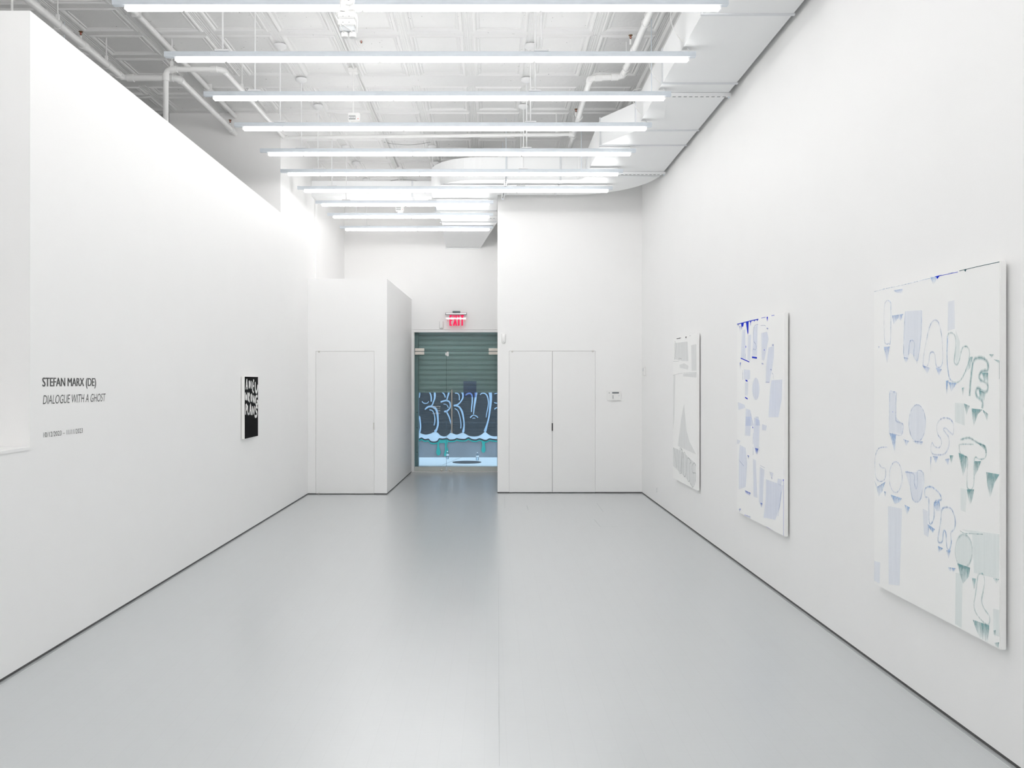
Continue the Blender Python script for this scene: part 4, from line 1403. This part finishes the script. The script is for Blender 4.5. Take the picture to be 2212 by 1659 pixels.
md = [('rib', C1, [(495, 260), (455, 275), (435, 320), (430, 420), (435, 490), (460, 530), (470, 580), (455, 610), (430, 600), (418, 640), (412, 700)], .008),
      ('poly', C1, [(412, 705), (482, 715), (480, 738), (412, 728)]), ('rib', C1, [(283, 890), (284, 1025)], .012), ('poly', C1, [(240, 285), (252, 280), (248, 380)]), ('rib', C1, [(530, 278), (590, 275), (600, 295)], .006),
      ('poly', C1, [(610, 308), (637, 310), (632, 345)]), ('rib', C1, [(665, 880), (683, 890)], .012), ('rib', C1, [(690, 930), (703, 955), (709, 1020)], .008), ('rib', C1, [(690, 545), (712, 545)], .02), ('rib', C1, [(545, 800), (570, 805)], .015),
      ('rib', C1, [(600, 1057), (650, 1060)], .010), ('rib', C1, [(322, 660), (325, 740)], .008), ('poly', C1, [(245, 790), (258, 780), (247, 905)]), ('rib', C1, [(390, 1480), (400, 1540), (412, 1580), (435, 1655)], .006),
      ('rib', C2, [(398, 390), (396, 490)], .016), ('rib', C2, [(400, 210), (394, 350)], .010), ('poly', C2, [(292, 942), (365, 975), (355, 1015), (300, 975)]), ('rib', C2, [(476, 385), (476, 445)], .008), ('poly', C2, [(420, 400), (465, 410), (455, 480), (435, 485)]),
      ('rib', C2, [(215, 545), (228, 572), (278, 632)], .006), ('rib', C2, [(485, 622), (548, 655)], .005), ('poly', C2, [(322, 492), (345, 500), (338, 550)]), ('rib', C2, [(787, 520), (785, 800)], .003), ('poly', C2, [(215, 1180), (238, 1175), (222, 1230)]),
      ('poly', C2, [(490, 1100), (515, 1110), (507, 1168)]), ('rib', C2, [(755, 960), (735, 1130), (715, 1270)], .008), ('rib', C2, [(300, 1265), (360, 1285)], .018), ('rib', C2, [(625, 770), (640, 800)], .01), ('poly', C1, [(205, 255), (240, 248), (225, 300)])]
marks(p2, 'thin_cobalt_strokes', M['p_cobalt_mid'], .0006, md)
st = [('poly', C1, [(328, 224), (366, 215), (362, 370), (354, 402), (346, 370)]), ('poly', C1, [(262, 241), (302, 231), (290, 290), (275, 290), (268, 340)]), ('poly', C1, [(382, 213), (410, 206), (395, 235), (394, 285), (388, 240)]),
      ('poly', C1, [(437, 203), (458, 198), (444, 224)]), ('poly', C1, [(474, 192), (500, 185), (485, 217)]), ('poly', C1, [(612, 158), (632, 153), (623, 222)]), ('poly', C1, [(205, 252), (240, 244), (210, 262)]),
      ('rib', C1, [(206, 254), (300, 231), (400, 206), (500, 185)], .006), ('rib', C1, [(255, 725), (375, 778)], .007), ('rib', C1, [(412, 712), (480, 722)], .011), ('rib', C1, [(322, 1030), (350, 1043)], .010), ('rib', C1, [(316, 1266), (352, 1288)], .009),
      ('rib', C1, [(322, 565), (330, 573)], .014), ('rib', C1, [(577, 612), (585, 613)], .008), ('rib', C2, [(388, 130), (396, 146)], .010), ('rib', C1, [(540, 172), (600, 160)], .003), ('rib', C1, [(680, 138), (720, 130)], .003),
      ('rib', C2, [(293, 1250), (293, 1276)], .008), ('poly', C2, [(550, 1412), (580, 1414), (660, 1464), (748, 1526), (735, 1526), (640, 1470)]), ('poly', C2, [(775, 805), (788, 806), (787, 832)]), ('rib', C2, [(785, 800), (784, 1545)], .0035)]
marks(p2, 'cobalt_drips', M['p_cobalt'], .0012, st)

C3 = (1430, 700, 4.366)
p3 = painting('painting', 'farthest pale painting on the right wall, faint grey lettering near its foot', 1454, 1505.5)
ws = [('poly', C3, [(165, 385), (210, 370), (250, 395), (245, 430), (170, 412)]), ('poly', C3, [(200, 470), (325, 458), (325, 505), (200, 492)]), ('poly', C3, [(208, 750), (180, 900), (150, 1150), (322, 1230), (260, 1110), (230, 1000)]),
      ('poly', C3, [(108, 480), (126, 480), (116, 900), (103, 1000)]), ('poly', C3, [(108, 1165), (148, 1180), (200, 1210), (320, 1320), (318, 1480), (290, 1540), (235, 1460), (108, 1340)]), ('poly', C3, [(120, 180), (240, 165), (250, 350), (200, 350), (120, 330)]), ('poly', C3, [(275, 200), (325, 190), (325, 440), (280, 440)])]
marks(p3, 'grey_wash', M['p_grey'], 0, ws)
ln = [('rib', C3, [(118, 340), (120, 180), (127, 170), (133, 200), (128, 270), (118, 340)], .012), ('rib', C3, [(106, 352), (160, 348), (160, 322), (185, 330)], .008), ('rib', C3, [(106, 482), (180, 465), (325, 455)], .006),
      ('rib', C3, [(104, 1000), (103, 1110)], .006), ('rib', C3, [(108, 1340), (108, 1165), (125, 1250), (140, 1350), (145, 1180)], .012), ('ring', C3, [(165, 1180), (160, 1380), (185, 1400), (196, 1290), (195, 1200)], .014),
      ('ring', C3, [(205, 1220), (203, 1415), (222, 1430), (230, 1330), (226, 1240)], .014), ('ring', C3, [(240, 1270), (238, 1460), (262, 1470), (260, 1330), (275, 1300)], .012),
      ('rib', C3, [(320, 1340), (305, 1310), (285, 1340), (290, 1400), (318, 1410), (315, 1490), (290, 1540), (268, 1500)], .012), ('rib', C3, [(175, 1190), (190, 1200), (178, 1390)], .03)]
marks(p3, 'grey_letters', M['p_grey_line'], .0006, ln)
st = [('poly', C3, [(135, 137), (183, 127), (170, 137), (140, 141)]), ('poly', C3, [(220, 121), (233, 117), (226, 138)]), ('poly', C3, [(260, 109), (270, 107), (265, 113)])]
marks(p3, 'black_paint', M['p_black'], .0012, st)

# small black painting on the left wall
SPX = -2.579
sp0, sp1 = abs(SPX) / (VX - 528.4) * F, abs(SPX) / (VX - 557.4) * F
z0, z1 = 1.006, 1.663
sm = empty('painting', (XL, (sp0 + sp1) / 2, z0))
tag(sm, 'small black painting with white hand-drawn capitals on the left wall', 'painting')
MB().box(XL + .004, SPX, sp0, sp1, z0, z1, .002).build('canvas', M['canvas_edge'], sm)
MB().box(SPX - .001, SPX + .0006, sp0 + .003, sp1 - .003, z0 + .003, z1 - .003).build('black_ground', M['p_black'], sm)
f = Flat(lambda a_, b_, l: Vector((SPX + .0012 + l, a_, b_)))
D = (500, 780, 8.3)
def cl_(p):
    x = D[0] + p[0] / D[2]; y = D[1] + p[1] / D[2]
    u = abs(SPX) / (VX - x)
    return (F * u, EYE + (VY - y) * u)
for pts, wd in (([(258, 512), (264, 420), (272, 335), (280, 420), (287, 512)], .024), ([(264, 445), (284, 445)], .02), ([(270, 330), (276, 360)], .035),
                ([(314, 350), (316, 420), (314, 490)], .030), ([(316, 350), (330, 400), (326, 450), (314, 490)], .024), ([(350, 350), (351, 430), (350, 500)], .030),
                ([(384, 365), (379, 460), (376, 550)], .036), ([(386, 352), (404, 345)], .026), ([(380, 450), (402, 445)], .02), ([(378, 545), (398, 560)], .026),
                ([(424, 370), (424, 480), (434, 545), (450, 555), (462, 500), (470, 420)], .034),
                ([(246, 560), (252, 705)], .026), ([(254, 700), (264, 600)], .022), ([(264, 600), (273, 708)], .022), ([(275, 705), (287, 560)], .026), ([(300, 725), (304, 570)], .03), ([(305, 572), (320, 600), (308, 650), (322, 740)], .026),
                ([(352, 595), (344, 650), (350, 710), (360, 690), (360, 610), (352, 595)], .028), ([(382, 605), (386, 750)], .028), ([(384, 610), (410, 755)], .022), ([(412, 750), (416, 615)], .028),
                ([(464, 640), (446, 625), (432, 680), (434, 760), (452, 785), (466, 750), (464, 715), (450, 715)], .028),
                ([(250, 965), (256, 770)], .028), ([(257, 775), (274, 800), (268, 860), (254, 880)], .026), ([(288, 790), (290, 930), (308, 948)], .028),
                ([(324, 965), (338, 775), (354, 970)], .028), ([(330, 885), (350, 885)], .02), ([(368, 970), (374, 805)], .028), ([(376, 810), (398, 960)], .022), ([(400, 955), (410, 800)], .028),
                ([(464, 850), (450, 815), (432, 840), (436, 890), (454, 930), (446, 985), (425, 995), (412, 965)], .030)):
    f.ribbon([cl_(p) for p in pts], wd, n=4)
f.build('white_letters', M['p_white'], sm)

# ------------------------------------------------------------------ street outside
UF = .00988
YF = UF * F
M['pavement'] = mat('pale_pavement', (.80, .80, .80, 1), .8, noise=.06, nscale=14, bump=.1, bscale=40)
M['concrete'] = mat('grey_concrete', (.23, .235, .25, 1), .85, noise=.25, nscale=2.2, bump=.15, bscale=30)
M['black_wall'] = mat('black_ribbed_wall', (.035, .042, .05, 1), .7, noise=.3, nscale=6)
M['graffiti'] = mat('pale_blue_spray_paint', (.42, .54, .68, 1), .6, noise=.18, nscale=9)
M['graffiti_band'] = mat('white_blue_spray_paint', (.60, .66, .72, 1), .6, noise=.22, nscale=5)
M['graffiti_dark'] = mat('black_spray_paint', (.02, .025, .035, 1), .6, noise=.2)
M['teal_paint'] = mat('teal_spray_paint', (.0, .33, .28, 1), .6, noise=.12, nscale=9)
o = MB().box(-9, 9, Y_FRONT + .07, .00893 * F, -.3, -.10).build('road', M['concrete']); struct(o)
o = MB().box(-9, 9, .00893 * F, YF + .1, -.3, 0.0, .01).build('pavement', M['pavement']); struct(o)
mb = MB()
for xa in (-2.1, -.95, .18, 1.3):
    mb.quad((xa, .00895 * F, .001), (xa + .012, .00895 * F, .001), (xa + .32, YF, .001), (xa + .308, YF, .001))
mb.build('seam', M['concrete'], o)
mb = MB()
zp = EYE + (826 - 948) * UF
mb.box(-9, 9, YF, YF + .3, 0, zp)
wl = mb.build('wall_street', M['concrete']); struct(wl)
mb = MB()
z = zp
while z < 7:
    for k in range(1):
        a_ = [(-9, YF - .007, z), (9, YF - .007, z), (9, YF - .013, z + .006), (-9, YF - .013, z + .006)]
        mb.quad(*a_)
        mb.quad((-9, YF - .013, z + .006), (9, YF - .013, z + .006), (9, YF - .007, z + .03), (-9, YF - .007, z + .03))
    z += .03
mb.box(-9, 9, YF, YF + .3, zp + .001, 7)
mb.build('ribbed_panel', M['black_wall'], wl)
G = (870, 830, 7.9)
def gf(p):
    return ((G[0] + p[0] / G[2] - VX) * UF, EYE + (VY - (G[1] + p[1] / G[2])) * UF)
K = UF / G[2]
def gflat(l0):
    return Flat(lambda a_, b_, l: Vector((a_, YF - .016 - l0 - l, b_)))
top = [(280, 830), (300, 830), (330, 845), (400, 860), (480, 840), (520, 820), (560, 815), (600, 830), (640, 870), (700, 890), (750, 880), (790, 850), (820, 825), (860, 840), (920, 860), (980, 840), (1020, 825), (1060, 840), (1130, 880), (1200, 890), (1280, 885), (1340, 860), (1390, 820), (1420, 820), (1470, 860), (1530, 885), (1605, 888)]
bot = [(280, 925), (320, 905), (380, 935), (440, 925), (480, 965), (540, 975), (590, 960), (620, 920), (680, 925), (760, 915), (800, 940), (880, 935), (920, 915), (960, 925), (1060, 930), (1120, 900), (1180, 930), (1250, 938), (1300, 920), (1340, 925), (1390, 945), (1430, 945), (1480, 920), (1540, 930), (1605, 935)]
def ext(pts):
    L = [(2 * 280 - x, y) for x, y in pts[::-1]][:-1]
    R = [(2 * 1605 - x, y) for x, y in pts[::-1]][1:]
    return L + pts + R
f = gflat(0)
f.ribbon([gf((x, y + 34)) for x, y in ext(bot)], 30 * K, n=3)
for pts, ws_ in (([(600, 950), (604, 1010), (606, 1060), (608, 1120), (610, 1180), (610, 1215)], [110, 34, 30, 52, 78, 40]), ([(735, 950), (742, 1010), (738, 1060), (748, 1120), (742, 1170), (722, 1230)], [120, 44, 34, 52, 62, 44]),
                 ([(1375, 965), (1378, 1010), (1380, 1060), (1378, 1110), (1374, 1150), (1370, 1168)], [90, 46, 44, 62, 70, 30]), ([(560, 985), (640, 975), (740, 985)], [30, 60, 30])):
    f.ribbon([gf(p) for p in pts], [w_ * K for w_ in ws_], n=5)
f.build('teal_drips', M['teal_paint'], wl)
f = gflat(.003)
f.ribbon([gf((x, y + 12)) for x, y in ext(bot)], 26 * K, n=3)
f.build('dark_outline', M['graffiti_dark'], wl)
f = gflat(.006)
et, eb = ext(top), ext(bot)
tp = smooth_path([Vector(gf(p)) for p in et], 3)
bt = smooth_path([Vector(gf(p)) for p in eb], 3)
def interp(path, x):
    for a_, b_ in zip(path[:-1], path[1:]):
        if (a_.x <= x <= b_.x):
            t = (x - a_.x) / max(1e-9, b_.x - a_.x)
            return a_.y + (b_.y - a_.y) * t
    return path[-1].y
xmin, xmax = tp[0].x + .01, tp[-1].x - .01
N = 300
prev = None
for k in range(N + 1):
    x = xmin + (xmax - xmin) * k / N
    cur = (f.bm.verts.new(f.to3(x, interp(tp, x), 0)), f.bm.verts.new(f.to3(x, interp(bt, x), 0)))
    if prev:
        f.bm.faces.new((prev[0], cur[0], cur[1], prev[1]))
    prev = cur
f.build('pale_band', M['graffiti_band'], wl)
f = gflat(.009)
for pts, w_ in (([(295, 120), (292, 180), (285, 230)], 14), ([(330, 290), (350, 315), (385, 328), (425, 318), (445, 290)], 13), ([(440, 110), (475, 170), (488, 230), (487, 298)], 22),
                ([(545, 100), (548, 220), (525, 300), (495, 365), (430, 388), (378, 432)], [28, 34, 24, 20, 28, 22]), ([(450, 385), (510, 385), (560, 415), (588, 480), (600, 580), (602, 680), (582, 760), (548, 818)], [20, 34, 36, 34, 26, 30, 26, 50]),
                ([(455, 438), (500, 445), (530, 490), (548, 570), (548, 640), (535, 705)], 16), ([(640, 110), (695, 155), (718, 190), (726, 228)], 20), ([(795, 110), (780, 170), (762, 230), (745, 272), (700, 285), (645, 305)], [30, 28, 22, 24, 24, 26]),
                ([(740, 280), (785, 290), (810, 330), (812, 380), (790, 425), (750, 458), (705, 466)], [22, 24, 22, 20, 22, 30, 30]), ([(695, 338), (740, 345), (768, 375), (778, 402)], 12), ([(745, 470), (785, 540), (810, 620), (835, 720), (825, 820)], [24, 22, 18, 20, 30]),
                ([(285, 540), (300, 640), (305, 740), (288, 830)], 24), ([(890, 152), (940, 158), (965, 200), (965, 275)], 16), ([(1000, 110), (1030, 180), (1020, 245), (980, 308), (930, 350), (868, 366)], [40, 30, 24, 20, 24, 30]),
                ([(900, 366), (960, 385), (1005, 450), (1030, 540), (1045, 640), (1045, 730), (1030, 825)], [22, 28, 32, 26, 22, 26, 44]), ([(885, 413), (930, 440), (960, 500), (985, 600), (995, 690), (990, 755)], 14),
                ([(1070, 190), (1110, 160), (1155, 158), (1184, 200), (1186, 300), (1175, 400), (1172, 475)], [22, 26, 24, 22, 20, 18, 16]), ([(1250, 100), (1250, 170), (1238, 270), (1220, 390), (1208, 512)], [60, 34, 34, 26, 16]),
                ([(1150, 572), (1180, 540), (1215, 527), (1258, 545), (1285, 570)], [24, 16, 14, 16, 18]), ([(1190, 586), (1215, 574), (1240, 586)], 12), ([(1320, 182), (1350, 155), (1400, 158), (1440, 200), (1462, 300), (1452, 400), (1432, 500), (1422, 568)], [12, 18, 22, 20, 16, 16, 14, 10]),
                ([(1480, 100), (1495, 160), (1502, 260), (1490, 400), (1470, 560), (1435, 700), (1400, 815)], [60, 46, 38, 30, 24, 28, 50]), ([(1565, 168), (1585, 158), (1640, 150)], 14), ([(1562, 305), (1580, 320), (1640, 325)], 14), ([(1565, 430), (1585, 408), (1640, 390)], 16)):
    ww = [v * K for v in w_] if isinstance(w_, list) else w_ * K
    f.ribbon([gf(p) for p in pts], ww)
f.build('graffiti_strokes', M['graffiti'], wl)

# manhole cover and bottles
c = Vector(((1008.5 - VX) * .00926, .00926 * F, 0))
o = MB().lathe((c.x, c.y, 0.001), [(.29, 0), (.29, .006), (.27, .008), (.02, .008)], 32).build('manhole_cover', M['dark'])
tag(o, 'round dark manhole cover in the pavement outside the glass door', 'manhole cover')
def bottle(x, ybase, lab):
    u = EYE / (ybase - VY)
    px = (x - VX) * u
    o = empty('water_bottle', (px, F * u, 0))
    tag(o, lab, 'bottle', 'clear bottles on the pavement')
    MB().lathe((px, F * u, 0.0), [(.022, .001), (.028, .004), (.029, .05), (.026, .06), (.029, .07), (.029, .105), (.022, .125), (.011, .14), (.011, .150)], 18).build('body', M['bottle'], o, True)
    MB().lathe((px, F * u, .150), [(.013, 0), (.013, .013), (.011, .014)], 14).build('cap', M['plastic'], o, True)
    MB().lathe((px, F * u, .072), [(.0296, 0), (.0296, .028)], 18).build('label_band', M['white_vinyl'], o, True)
bottle(966.5, 991.4, 'clear water bottle on the pavement outside, left of the manhole cover')
bottle(1031.3, 994.6, 'clear water bottle on the pavement outside, behind the right end of the manhole cover')
